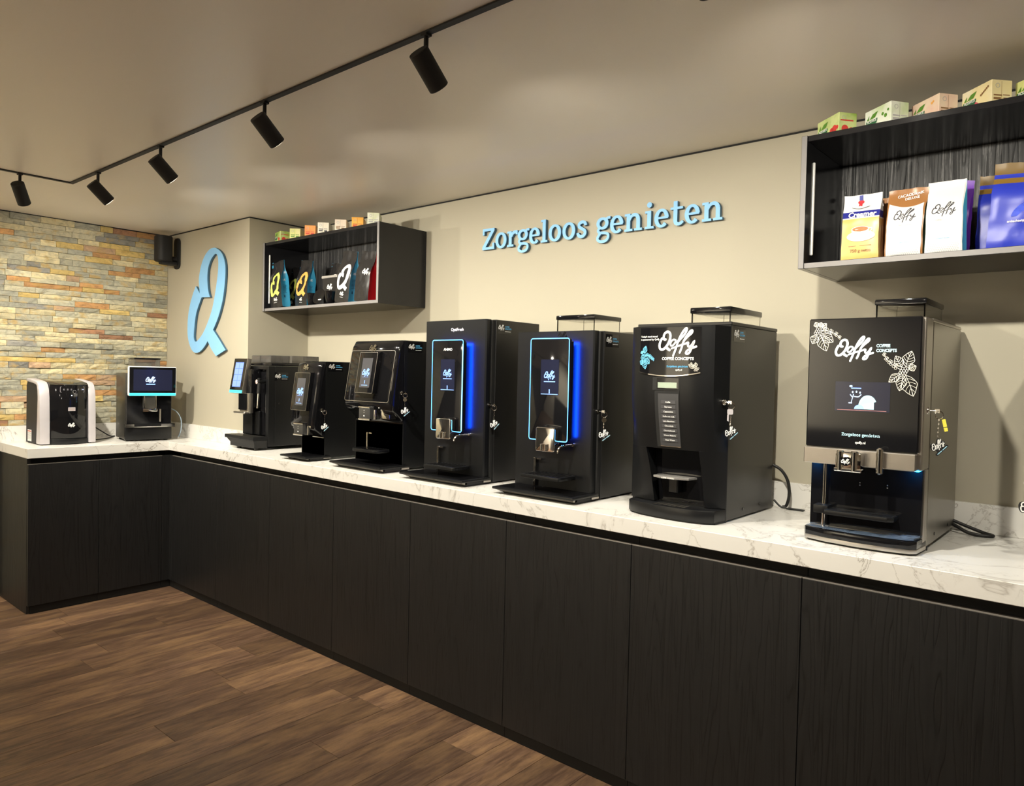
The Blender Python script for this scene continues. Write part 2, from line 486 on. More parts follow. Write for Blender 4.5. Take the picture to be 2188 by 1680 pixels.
def planks():
    fl = bpy.data.objects['floor']; r = random.Random(11)
    wd = .178; x = -.021
    ends = {6: -.267, 9: -.457, 10: -.838, 11: -.17, 13: -.497, 15: -.156}
    cells = []
    xs = [x+wd*i for i in range(-3, 42)]
    for i, x0 in enumerate(xs):
        k = i-3
        x1 = x0+wd
        if x1 > XR: break
        y1 = .0235 if x0 > -.03 else -.745
        x0c = max(x0, -.55)
        e = ends.get(k, -r.uniform(.1, 1.2))
        y = y1
        first = e
        while first > y1-.08: first -= .5
        cuts = [y1]
        while first > YF:
            cuts.append(first); first -= 1.22
        cuts.append(YF)
        for a, b in zip(cuts[1:], cuts[:-1]): cells.append((x0c, x1, a, b))
    for x0, x1, a, b in cells:
        s = .0008
        bld = B().box(x0+s, x1-s, a+s, b-s, -.004, 0, .0007)
        bld.done('plank', 'floor_wood', fl, smooth=0)
planks()

def stones():
    wall = struct(B().box(-.70, -.565, YF, YQ-.0005, 0, ZC).done('wall_left', GAP, smooth=0))
    r = random.Random(5)
    pal = [((.37, .355, .27), 32), ((.45, .42, .30), 28), ((.29, .285, .23), 20), ((.52, .46, .29), 22), ((.54, .40, .15), 9), ((.44, .24, .10), 8), ((.31, .165, .095), 6), ((.22, .215, .195), 5), ((.40, .27, .17), 7)]
    cols = [c for c, n in pal for _ in range(n)]
    rows = 38; z0 = ZT+.092; h0 = (ZC-.003-z0)/rows
    def stone_mesh(y0, y1, za, zb, xf):
        nu = max(2, min(6, int((y1-y0)/.035))); nv = 2
        vs = []; fs = []
        for j in range(nv+1):
            for i in range(nu+1):
                edge = i in (0, nu) or j in (0, nv)
                dx = r.uniform(-.003, .0025) - (.0025 if edge else 0)
                jy = 0 if i in (0, nu) else r.uniform(-.006, .006)
                jz = 0 if j in (0, nv) else r.uniform(-.006, .006)
                vs.append(V((xf+dx, y0+(y1-y0)*i/nu+jy, za+(zb-za)*j/nv+jz)))
        for j in range(nv):
            for i in range(nu):
                k = j*(nu+1)+i; fs.append((k, k+1, k+nu+2, k+nu+1))
        n = len(vs)
        vs += [V((-.566, y0, za)), V((-.566, y1, za)), V((-.566, y1, zb)), V((-.566, y0, zb))]
        fs += [tuple(range(nu, -1, -1))+(n, n+1), (nv*(nu+1)+nu,)+tuple(nv*(nu+1)+i for i in range(nu-1, -1, -1))+(n+3, n+2),
               tuple(j*(nu+1) for j in range(nv+1))+(n+3, n), tuple(j*(nu+1)+nu for j in range(nv, -1, -1))+(n+1, n+2)]
        return vs, fs
    cols = [tuple(min(.8, a*1.22) for a in c) for c in cols]
    cells = []
    zz = z0; hs = [h0*r.uniform(.86, 1.14) for _ in range(rows)]; sc = (ZC-.004-z0)/sum(hs)
    for h in hs:
        h *= sc
        y = YQ-.001
        while y > -2.3:
            L = r.choice([.08, .11, .13, .15, .17, .19, .21, .23])*r.uniform(.9, 1.1)
            if -.2 < y-L-(-2.3) < .06: L = y+2.3
            cells.append((y-L, y, zz, zz+h)); y -= L
        zz += h
    zl = 0.0
    while zl < z0-.03:
        h = min(h0, z0-zl); y = -.79
        while y > -2.3:
            L = r.choice([.12, .16, .2, .24]); cells.append((y-L, y, zl, zl+h)); y -= L
        zl += h
    vis = [c for c in cells if c[1] > -.93 and c[2] > z0-.001]
    rest = [c for c in cells if not (c[1] > -.93 and c[2] > z0-.001)]
    if len(vis) > 300:
        vis.sort(key=lambda c: -(c[1]-c[0])*(c[3]-c[2])*(1-.35*c[1])); rest += vis[300:]; vis = vis[:300]
    g = .0009
    for y0, y1, za, zb in vis:
        o = B().add(*stone_mesh(y0+g, y1-g, za+g, zb-g, XS+r.uniform(-.006, .006))).done('stone', 'stone', wall, smooth=0)
        c = r.choice(cols); k = r.uniform(.8, 1.2)
        o.color = (c[0]*k, c[1]*k, c[2]*k, 1)
    b = B()
    for y0, y1, za, zb in rest: b.add(*stone_mesh(y0+g, y1-g, za+g, zb-g, XS+r.uniform(-.006, .006)))
    o = b.done('stone_courses', 'stone', wall, smooth=0); o['kind'] = 'stuff'; o.color = (.40, .37, .27, 1)
stones()

# ------------------------------------------------------------------ lamps
def spot_lamp(pos, d, label, group='black spotlights on the ceiling track', power=SPOT_W):
    x, y = pos; d = V(d).normalized()
    t = thing('track_spotlight', label, 'spotlight', (x, y, ZC-.0052), group)
    B().box(x-.011 if abs(d.y) > .4 else x-.03, x+.011 if abs(d.y) > .4 else x+.03, y-.010, y+.010, ZC-.011, ZC-.0052).done('adapter', BLKM, t, smooth=0)
    c = V((x, y, ZC-.085))            # pivot
    B().cyl((x, y, ZC-.010), c, .0065, n=12).done('stem', BLKM, t)
    p = c-d*.038; q = c+d*.070
    B().cyl(p, q, .0285, n=28, bev=.002).done('head', BLKM, t)
    B().cyl(q-d*.001, q+d*.0006, .024, n=24).done('lens', LENS, t)
    ld = bpy.data.lights.new('spotlight', 'SPOT'); ld.energy = power; ld.color = LIGHT_COL
    ld.spot_size = math.radians(134); ld.spot_blend = 1.0; ld.shadow_soft_size = .022
    o = bpy.data.objects.new('spot_light', ld); COL.objects.link(o); o.parent = t
    o.location = (q+d*.004)-ORG[t.name]; o.rotation_euler = (-d).to_track_quat('Z', 'Y').to_euler()
def lighting():
    yt = -.733; x0 = .52
    tr = thing('ceiling_track', 'long thin black lighting track running along the ceiling in an L', 'lighting track', (x0, yt, ZC))
    B().box(x0-.010, 7.0, yt-.010, yt+.010, ZC-.005, ZC).done('track_rail', BLKM, tr, smooth=0)
    B().box(x0-.010, x0+.010, -4.0, yt-.0105, ZC-.005, ZC).done('track_rail', BLKM, tr, smooth=0)
    dn = (0, .733, -.68)
    for x, lb in ((.86, 'black cylinder spotlight nearest the bend of the ceiling track'), (1.52, 'black cylinder spotlight second from the bend of the ceiling track'),
                  (2.315, 'black cylinder spotlight third from the bend, above the left shelf box'), (3.12, 'largest nearest black cylinder spotlight at top centre of the ceiling track')):
        spot_lamp((x, yt), dn, lb)
    for x, lb, k in ((3.92, 'black cylinder spotlight on the track just beyond the top edge of the photo', 1), (4.72, 'black cylinder spotlight on the track above the right shelf box, out of frame', .6)): spot_lamp((x, yt), dn, lb, power=SPOT_W*k)
    spot_lamp((x0, -.955), (-.50, .42, -.76), 'black cylinder spotlight on the left branch of track facing the stone wall', power=SPOT_W*1.2)
    for y, lb in ((-1.75, 'black cylinder spotlight on the left track branch just outside the left edge'), (-2.55, 'black cylinder spotlight on the left track branch furthest from the bend')): spot_lamp((x0, y), (-.72, .1, -.70), lb)
    tr2 = thing('ceiling_track', 'added fill-light track, unseen behind the camera', 'lighting track', (3.5, -3.9, ZC))  # added track: washes the unseen front wall to brighten the ceiling by bounce
    B().box(.6, 6.9, -3.912, -3.888, ZC-.005, ZC).done('track_rail', BLKM, tr2, smooth=0)
    for x, lb in ((.8, 'added fill spotlight at the left end of the track behind the camera'), (1.9, 'added fill spotlight at the middle of the track behind the camera')): spot_lamp((x, -3.9), (0, -.60, -.80), lb, power=SPOT_W*7)
    for x, lb in ((.9, 'leftmost'), (2.6, 'second'), (4.3, 'third'), (6.0, 'rightmost')):  # unseen fill lights, added to lift the general room light
        for y in (-2.7,):
            t = thing('fill_light', lb+' added fill downlight in the ceiling behind the camera', 'fill light', (x, y, ZC), 'added fill lights behind the camera')
            B().cyl((x, y, ZC-.006), (x, y, ZC-.0005), .06, n=28).done('trim_ring', WHITEP, t)
            B().cyl((x, y, ZC-.008), (x, y, ZC-.0062), .05, n=28).done('diffuser', LENS, t)
            ld = bpy.data.lights.new('downlight', 'AREA'); ld.shape = 'DISK'; ld.size = .10; ld.energy = FILL_W; ld.color = (1, .92, .78)
            o = bpy.data.objects.new('fill_lamp', ld); COL.objects.link(o); o.parent = t; o.location = (0, 0, -.012)
lighting()

# ------------------------------------------------------------------ worktop and base cabinets
TH = .0532; XE = 6.1
DOORGLINT = mat('door_top_glint', (.20, .185, .165), .35)  # pale colour paints the light caught by the door tops
def counters():
    t = thing('worktop', 'white marble-look worktop with grey veins turning the corner in an L', 'worktop', (0, 0, ZT))
    poly = [(XS+.012, -.7687), (0, -.7687), (0, 0), (XE, 0), (XE, YB-.001), (CX+.001, YB-.001), (CX+.001, YQ-.001), (XS+.012, YQ-.001)]
    B().prism(poly, 'xy', ZT-TH, ZT, .0015, 1).done('slab', 'marble', t, smooth=0)
    z1 = ZT+.092; d = .019
    for (a, b, c, e), lb in (((XS+.027, CX+.001, YQ-d, YQ-.001), 'marble upstand along the corner wall below the big letter Q'), ((CX+.001, CX+d, YQ+.0005, YB-d-.0005), 'short marble upstand on the side of the projecting corner wall'),
                             ((CX+.001, XE, YB-d+.0004, YB-.001), 'long marble upstand along the back wall behind the machines'), ((XS+.008, XS+.026, -.7687, YQ-.001), 'marble upstand at the foot of the stone wall')):
        o = thing('upstand', lb, 'backsplash', ((a+b)/2, (c+e)/2, ZT+.0004), 'marble upstands along the walls')
        B().box(a, b, c, e, ZT+.0004, z1, .001).done('strip', 'marble', o, smooth=0)
    seams = [.026, .587, 1.15, 1.711, 2.258, 2.800, 3.347, 3.900, 4.45, 5.0, 5.55, 6.1]
    names = ['in the corner beside the short counter wing', 'under the tablet coffee machine and the narrow machine', 'under the rounded glossy machine', 'below the first machine with a blue lit panel',
             'between the two blue lit machines', 'below the second blue lit machine', 'below the machine with the arched sign', 'under the steel sided machine',
             'at the right edge of the photo', 'beyond the right edge', 'far beyond the right edge']
    zt = .8345; zb = .047
    for i, (a, b) in enumerate(zip(seams[:-1], seams[1:])):
        c = thing('base_cabinet', 'black wood-grain base cabinet '+names[i], 'cabinet', ((a+b)/2, .04, 0), 'black base cabinets under the long counter')
        B().box(a+.001, b-.001, .030, .60 if a > .5 else .2, zb, .82).box(a+.001, b-.001, .062, .58 if a > .5 else .19, .82, ZT-TH-.0005).done('carcass', GAP, c, smooth=0)
        B().box(a+.0012, b-.0012, .010, .029, zb, zt-.0026, .0008).done('door', 'black_ash', c, smooth=0)
        B().box(a+.0012, b-.0012, .0098, .029, zt-.0024, zt).done('edge_band_or_glint', DOORGLINT, c, smooth=0)  # painted highlight along the top of the door
        B().box(a+.001, b-.001, .0245, .06, 0.0005, zb-.003).done('plinth', GAP, c, smooth=0)
    for j, (a, b, lb) in enumerate(((-.763, -.40, 'black base cabinet at the free end of the short counter wing'), (-.40, -.035, 'black base cabinet of the short wing nearest the inner corner'))):
        c = thing('base_cabinet', lb, 'cabinet', (-.04, (a+b)/2, 0), 'black base cabinets of the short wing')
        yy = a+(.02 if j == 0 else .001)
        B().box(-.50, -.030, yy, b-.001, zb, .82).box(-.48, -.062, yy, b-.001, .82, ZT-TH-.0005).done('carcass', GAP, c, smooth=0)
        B().box(-.029, -.010, a+.0012, b-.0012, zb, zt-.0026, .0008).done('door', 'black_ash', c, smooth=0)
        B().box(-.029, -.0098, a+.0012, b-.0012, zt-.0024, zt).done('edge_band_or_glint', DOORGLINT, c, smooth=0)  # lit door top put in as a pale strip, as on the long run
        B().box(-.06, -.0245, yy, b-.001, .0005, zb-.003).done('plinth', GAP, c, smooth=0)
        if j == 0:
            B().box(-.535, -.0295, a, a+.0185, .002, ZT-TH-.0005, .0008).done('side_panel', 'black_ash', c, smooth=0)
    c = thing('corner_filler', 'narrow black filler strip in the inner corner between the two cabinet runs', 'cabinet filler', (-.02, -.005, 0))
    B().box(-.029, -.010, -.034, .029, zb, zt, .001).done('filler_strip', 'black_ash', c, smooth=0)
    B().box(-.0095, .025, .010, .029, zb, zt, .001).done('filler_strip', 'black_ash', c, smooth=0)
    B().box(-.06, .025, .0245, .06, .0005, zb-.003).box(-.06, -.0245, -.034, .0245, .0005, zb-.003).done('plinth', GAP, c, smooth=0)
counters()

# ------------------------------------------------------------------ wall lettering
def ell(cx, cy, rx, ry, a0, a1, n=20): return [(cx+rx*math.cos(math.radians(a0+(a1-a0)*i/n)), cy+ry*math.sin(math.radians(a0+(a1-a0)*i/n))) for i in range(n+1)]
def glyph(b, ch, w, fm, th=0, wt=1.0):
    S = .235*wt; T = .14*wt
    R = lambda u0, u1, v0, v1: b.rect(u0, u1, v0, v1, fm, th)
    def P(*q): b.up(); b.slab([V((*p, 0)) for p in q], fm, th)
    def K(p, wd, sm=3, cap=False): b.ribbon(p, wd, fm, sm=sm, thick=th, cap=cap)
    if ch == 'Z':
        R(.02, w, 1.23, 1.4); R(0, w, 0, .17); P((0, .17), (.29, .17), (w, 1.23), (w-.29, 1.23)); R(.02, .17, .98, 1.23); R(w-.15, w, .17, .42)
    elif ch == 'o':
        q = ell(w/2, .5, w/2-S/2, .52-T/2, 0, 360, 28)
        b.ribbon(q[:-1], lambda t: T+(S-T)*abs(math.cos(2*PI*t)), fm, sm=1, closed=True, thick=th)
    elif ch == 'r':
        R(.14, .14+S, .13, .87); R(0, .54, 0, .13); R(0, .14+S, .87, 1.0); K([(.34, .66), (.46, .84), (.62, .92), (.86, .91)], .2*wt); R(.72, .88, .74, .95)
    elif ch == 'e':
        q = ell(w/2, .5, w/2-S/2, .445, 2, 318, 26)
        K(q, lambda t: T+(S-T)*abs(math.cos(math.radians(2+316*t))), 1); R(S*.8, w-.04, .46, .58)
    elif ch == 'l':
        R(.13, .13+S, .13, 1.29); R(0, .51, 0, .13); R(0, .13+S, 1.29, 1.42)
    elif ch == 'i':
        R(.15, .15+S, .13, .87); R(0, .56, 0, .13); R(0, .15+S, .87, 1.0); b.disc(.27, 1.33, .155, .155, fm, 18, th)
    elif ch == 'n':
        R(.13, .13+S, .13, .87); R(0, .52, 0, .13); R(0, .13+S, .87, 1.0)
        K([(.30, .62), (.44, .84), (.62, .91), (.80, .85), (.89, .66)], lambda t: T+(S-T)*t); R(.89-S/2, .89+S/2, .13, .68); R(.63, 1.14, 0, .13)
    elif ch == 'g':
        q = ell(.43, .665, .31, .28, 0, 360, 26)
        b.ribbon(q[:-1], lambda t: T+.08*abs(math.cos(2*PI*t)), fm, sm=1, closed=True, thick=th)
        K([(.66, .88), (.80, .96), (.97, .96)], .15*wt)
        K([(.24, .42), (.13, .27), (.24, .13), (.55, .10), (.80, .02), (.84, -.18), (.68, -.36), (.38, -.40), (.14, -.31), (.11, -.14), (.26, .05)], .16*wt, cap=True)
    elif ch == 's':
        K([(.63, .70), (.58, .86), (.38, .93), (.17, .83), (.16, .66), (.36, .53), (.55, .41), (.60, .24), (.46, .08), (.24, .07), (.10, .18), (.07, .30)], .19*wt)
    elif ch == 't':
        R(.18, .18+S, .22, 1.32); R(0, .74, .87, 1.0); K([(.30, .30), (.33, .13), (.48, .065), (.62, .09), (.76, .19)], lambda t: S-(S-T)*t)
WORD = [('Z', 2.070, 1.06), ('o', 2.158, .96), ('r', 2.235, .88), ('g', 2.301, .97), ('e', 2.374, .86), ('l', 2.445, .52), ('o', 2.4905, .96), ('o', 2.5705, .96), ('s', 2.652, .72),
        ('g', 2.757, .98), ('e', 2.829, .9), ('n', 2.903, 1.14), ('i', 3.002, .56), ('e', 3.047, .88), ('t', 3.121, .77), ('e', 3.185, .88), ('n', 3.261, 1.14)]
def motto(bld, fm, width, wt=1.0):
    """the same slogan printed flat, centred"""
    k = width/(3.349-2.07); k2 = k*.075
    for ch, x, w_ in WORD:
        f = lambda u, v, t=0, x=x: fm((x-2.07)*k-width/2+u*k2, v*k2, t)
        glyph(bld, ch, w_, f, 0, wt)
    return bld
def wall_signs():
    t = thing('wall_lettering', 'pale blue serif letters reading Zorgeloos genieten on the back wall', 'sign', (2.7, YB, 2.0))
    yb = YB-.004
    for ch, x, w_ in WORD:
        f = lambda u, v, tt=0, x=x: V((x+u*.075, yb-.0135-tt, 2.0085+v*.0745))
        g = lambda u, v, tt=0, x=x: V((x+u*.075, yb-tt, 2.0085+v*.0745))
        b = B(); glyph(b, ch, w_, f, .0025); o = b.done('letter', PALEBL, t, smooth=0)
        b = B(); glyph(b, ch, w_, g, .0132); b.done('letter_edge', NAVY, o, smooth=0)
    t = thing('letter_sign', 'large pale blue letter Q with a slanted tail on the corner wall', 'sign', (.03, YQ, 1.8))
    outer = [(-.098, 1.919), (-.141, 1.862), (-.184, 1.78), (-.204, 1.696), (-.203, 1.604), (-.175, 1.54), (-.135, 1.499), (-.087, 1.484), (-.029, 1.493), (.028, 1.524), (.069, 1.559), (.119, 1.509), (.18, 1.463), (.295, 1.5), (.22, 1.562), (.137, 1.628), (.203, 1.71), (.254, 1.814), (.278, 1.926), (.282, 2.011), (.261, 2.072), (.22, 2.116), (.165, 2.142), (.13, 2.147), (.082, 2.142), (.027, 2.113), (-.015, 2.069), (-.042, 2.016), (-.056, 1.962), (-.051, 1.913), (-.041, 1.866)]
    inner = [(-.016, 1.843), (.09, 1.838), (.068, 1.878), (.054, 1.947), (.059, 2.015), (.091, 2.069), (.135, 2.1), (.166, 2.106), (.189, 2.085), (.196, 2.031), (.188, 1.965), (.162, 1.866), (.127, 1.767), (.076, 1.687), (.011, 1.613), (-.06, 1.566), (-.098, 1.558), (-.119, 1.582), (-.116, 1.637), (-.091, 1.741), (-.025, 1.837)]
    def sm(p, keep):
        out = []; n = len(p)
        for i in range(n):
            a, b, c, d = [V((*p[k % n], 0)) for k in (i-1, i, i+1, i+2)]
            if i in keep: a = b
            if (i+1) % n in keep: d = c
            for j in range(4):
                tt = j/4
                out.append(.5*((2*b)+(c-a)*tt+(2*a-5*b+4*c-d)*tt*tt+(3*b-a-3*c+d)*tt**3))
        return out
    def plate(depth):
        c = bpy.data.curves.new('q', 'CURVE'); c.dimensions = '2D'; c.fill_mode = 'BOTH'; c.extrude = depth/2
        for p in (sm(outer, {0, 10, 12, 13, 15, 30}), sm(inner, {0, 1, 20})):
            s = c.splines.new('POLY'); s.points.add(len(p)-1); s.use_cyclic_u = True
            for q, v in zip(s.points, p): q.co = (v.x, v.y, 0, 1)
        o = bpy.data.objects.new('q', c); me = bpy.data.meshes.new_from_object(o)
        vs = [tuple(v.co) for v in me.vertices]; fs = [tuple(p.vertices) for p in me.polygons]
        bpy.data.objects.remove(o); bpy.data.curves.remove(c); bpy.data.meshes.remove(me)
        return vs, fs
    vs, fs = plate(.003); B().add([V((x, .205+.0015-z, y)) for x, y, z in vs], fs).done('letter_face', PALEBL, t, smooth=0)
    vs, fs = plate(.0125); B().add([V((x, .2085+.006-z, y)) for x, y, z in vs], fs).done('letter_edge', NAVY, t, smooth=0)
wall_signs()

def speaker():
    cx, cy = -.395, .125
    t = thing('wall_speaker', 'small black loudspeaker mounted high in the corner beside the stone wall', 'speaker', (cx, cy, 2.06), rot=(0, 0, 0), local=False)
    rings = []
    ax = V((-.05, .02, 0))
    for z, s in ((2.095, .9), (2.10, 1.0), (2.255, 1.0), (2.262, .93)):
        k = (z-2.095)/.165
        off = V((.9, -.42, 0))*(.018*k-.01)
        rings.append([V((cx, cy, z))+off+V((math.copysign(abs(math.cos(a))**.75, math.cos(a))*.056*s, math.copysign(abs(math.sin(a))**.75, math.sin(a))*.052*s, 0)) for a in [2*PI*i/28 for i in range(28)]])
    B().loft(rings).done('enclosure', BLKM, t)
    B().prism(rrect(-.44, -.355, 2.055, 2.262, .03), 'xz', YQ-.012, YQ-.0005, .003).done('mounting_plate', BLKM, t)
    B().cyl((cx, YQ-.012, 2.12), (cx-.01, cy+.02, 2.11), .02, n=16).box(cx-.035, cx+.03, cy-.02, YQ-.012, 2.075, 2.10, .012, 2).done('mounting_arm', BLKM, t)
speaker()

# ================================================================== MACHINES ON THE WORKTOP
def feet(t, xs, ys, h=.012, r=.012):
    for x in xs:
        for y in ys: B().cyl((x, y, ZT), (x, y, ZT+h), r, n=12).done('foot', RUBBER, t)
def sticker(t, x, y, z, k=1.0):
    """small logo sticker on a side panel (faces +x)"""
    f = fx(x, y, z, .0004)
    s = B().rect(-.028*k, .062*k, -.024*k, .024*k, f, 0).done('sticker', BLKG, t, smooth=0)
    f2 = fx(x, y, z, .0011)
    logo(s, fshift(f2, -.006*k, .003*k), .036*k, WHITE, 1.3)
    b = B(); text(b, 'COFFEE', .008*k, fshift(f2, .018*k, .005*k), .03, 'LEFT'); text(b, 'CONCEPTS', .008*k, fshift(f2, .018*k, -.004*k), .03, 'LEFT'); b.done('lettering', BLUEP, s, smooth=0)
    B().rect(.018*k, .055*k, -.014*k, -.012*k, f2).done('print', WHITE, s, smooth=0)
def lock(t, x, y, z):
    B().cyl((x-.002, y, z), (x+.005, y, z), .0085, n=18, bev=.0015).done('lock', CHROME, t)
def drip_tray(t, x0, x1, yf, yb, ztop, side=True):
    o = B().loft([[V(p) for p in ((x0+.035, yf+.035, ZT+.001), (x1-.012, yf+.035, ZT+.001), (x1-.012, yb, ZT+.001), (x0+.035, yb, ZT+.001))],
                  [V(p) for p in ((x0+.03, yf+.028, ZT+.008), (x1-.008, yf+.028, ZT+.008), (x1-.008, yb, ZT+.008), (x0+.03, yb, ZT+.008))]]).done('tray_base', BLKM, t)
    B().loft([[V(p) for p in ((x0+.026, yf+.024, ZT+.0085), (x1-.010, yf+.024, ZT+.0085), (x1-.010, yf+.030, ZT+.0085), (x0+.026, yf+.030, ZT+.0085))],
              [V(p) for p in ((x0+.010, yf+.008, ztop-.0105), (x1-.004, yf+.008, ztop-.0105), (x1-.004, yf+.022, ztop-.0105), (x0+.010, yf+.022, ztop-.0105))]]).done('tray_strip', STEEL, t)
    B().box(x0+.03, x1-.004, yf+.034, yb, ZT+.0085, ztop-.0105).done('tray_body', BLKM, t)
    B().box(x0, x1, yf, yb, ztop-.010, ztop, .003, 2).done('drip_tray', BLK, t)
    g = B()
    n = 16
    for i in range(n):
        y = yf+.02+(yb-yf-.05)*i/(n-1)
        g.box(x0+.02, x1-.02, y, y+.0025, ztop+.0001, ztop+.0018)
    g.done('drip_grid', BLKG, t, smooth=0)
    if side: B().box(x1-.0035, x1+.001, yb-.045, yb, ZT+.010, ztop-.0105).done('tray_clip', STEEL, t, smooth=0)
def hopper(t, x0, x1, y0, y1, z0, z1, lid=.018, m=GLASS):
    b = B()
    w = .004
    b.box(x0, x1, y0, y0+w, z0, z1-lid).box(x0, x1, y1-w, y1, z0, z1-lid).box(x0, x0+w, y0+w, y1-w, z0, z1-lid).box(x1-w, x1, y0+w, y1-w, z0, z1-lid)
    b.done('bean_hopper', m, t, smooth=0)
    o = B().box(x0-.004, x1+.004, y0-.004, y1+.004, z1-lid, z1, .004, 2).done('hopper_lid', BLKG, t)
    B().box(x0+.012, x1-.012, y0+.02, y1-.02, z0, z0+.006).done('hopper_floor', BLK, t, smooth=0)
def pole_shelf(t, px, py, z0, z1, sx0, sx1, sy0, sy1, sz, round_=.012):
    B().box(px-.005, px+.005, py-.006, py+.006, z0, z1, .0015).done('shelf_rail', CHROME, t)
    B().box(px, px+.03, py-.001, py+.008, z1-.007, z1-.001).done('rail_bracket', CHROME, t, smooth=0)
    s = B().prism(rrect(sx0, sx1, sy0, sy1, round_), 'xy', sz-.014, sz, .002).done('cup_shelf', BLK, t)
    g = B()
    for i in range(9):
        x = sx0+.02+(sx1-sx0-.04)*i/8
        g.box(x-.004, x+.004, sy0+.012, sy1-.012, sz+.0002, sz+.0012)
    g.done('shelf_grid', BLKG, s, smooth=0)

def keyring(x, y, z, label, style=0, drop=.078, size=.046, ang=26):
    size *= .78
    """hangs from a key in the lock at (x, y, z) on a panel facing +x"""
    t = thing('keyring', label, 'keyring', (x, y, z), 'keyrings with logo tags')
    x0 = x+.0055
    u = V((.80, .60, 0)); n = V((.60, -.80, 0))
    sgn = 1
    def F(c): return lambda a, b_, tt=0: V(c)+u*a+V((0, 0, 1))*b_+n*tt
    B().cyl((x0, y, z), (x0+.014, y, z), .0016, n=8).box(x0+.010, x0+.024, y-.0012, y+.0012, z-.006, z+.006, .001).done('key', CHROME, t)
    c = V((x0+.022, y, z-.011))
    B().tube([c+u*.0105*math.cos(a)+V((0, 0, .0105*math.sin(a))) for a in [2*PI*i/16 for i in range(16)]], .0011, 6, True, 1).done('split_ring', CHROME, t)
    top = c+V((0, 0, -.0105)); cen = V((x0+.020, y, z-drop))
    tt = cen+V((0, 0, size*.44))
    k = B()
    L = (top-tt).length
    m = max(3, int(L/.0052))
    for i in range(m):
        p = tt.lerp(top, (i+.5)/m)
        if i % 2: k.box(p.x-.0022, p.x+.0022, p.y-.0008, p.y+.0008, p.z-.003, p.z+.003, .0006)
        else: k.box(p.x-.0008, p.x+.0008, p.y-.0022, p.y+.0022, p.z-.003, p.z+.003, .0006)
    k.done('chain', CHROME, t)
    if style in (1, 4):                                # a flat key hanging beside the tag
        kp = c+u*-.004+n*.004+V((0, 0, -.013))
        f = F(kp)
        kb = B().slab([V((a, b_, 0)) for a, b_ in rrect(-.009, .009, -.014, .003, .004)], f, .0018)
        kb.slab([V((a, b_, 0)) for a, b_ in ((-.009, -.014), (-.004, -.014), (-.004, -.036), (-.009, -.034))], f, .0018)
        kb.done('spare_key', SILV if style == 1 else CHROME, t, smooth=0)
    if style == 2:                                     # yellow key label
        f = frot(F(c+u*.010+n*.003+V((0, 0, -.012))), .25)
        yb_ = B().slab([V((a, b_, 0)) for a, b_ in rrect(-.0045, .0045, -.020, .001, .001)], f, .002).slab([V((a, b_, 0)) for a, b_ in rrect(-.0045, .0045, -.032, -.022, .001)], f, .002)
        yb_.done('key_label', mat('yellow_plastic', (.85, .78, .10), .4), t, smooth=0)
    if style == 3:                                     # round medal
        f = F(c+V((0, 0, -.020)))
        B().disc(0, 0, .009, .009, f, 20, .002).done('medal', CHROME, t, smooth=0)
    f = frot(F(cen), math.radians(ang))
    e = .0025; s = size
    tagb = B()
    back = [(-.56, -.06), (-.50, .18), (-.36, .31), (-.20, .28), (-.06, .16), (.10, .32), (.24, .41), (.40, .34), (.44, .12), (.54, .02), (.54, -.16), (.40, -.30), (.20, -.34), (-.05, -.40), (-.2, -.27), (-.48, -.25)]
    tagb.slab([p*s for p in cat([V((*p, 0)) for p in back], 3, True)], f, .003)
    fb = frot(fshift(f, .06*s, -.50*s), math.radians(10))
    tagb.slab([V((a, b_, 0)) for a, b_ in rrect(-.56*s, .56*s, -.09*s, .09*s, .08*s)], fb, .003)
    tagb.slab([V((a*s, b_*s, 0)) for a, b_ in ((-.3, -.6), (.3, -.52), (.3, -.2), (-.3, -.2))], f, .003)
    o = tagb.done('logo_tag', BLKM, t, smooth=0)
    fo = lambda a, b_, tt=0: f(a, b_, .0034+tt)
    logo(o, fo, s*.98, WHITE, 1.15, 'wordmark', sm=2)
    fo2 = lambda a, b_, tt=0: fb(a, b_, .0034+tt)
    B().rect(-.46*s, -.04*s, -.035*s, .035*s, fo2).rect(.02*s, .46*s, -.035*s, .035*s, fo2).done('tag_print', mat('tag_blue', (.35, .62, .75), .4, nz=0), o, smooth=0)
    return t

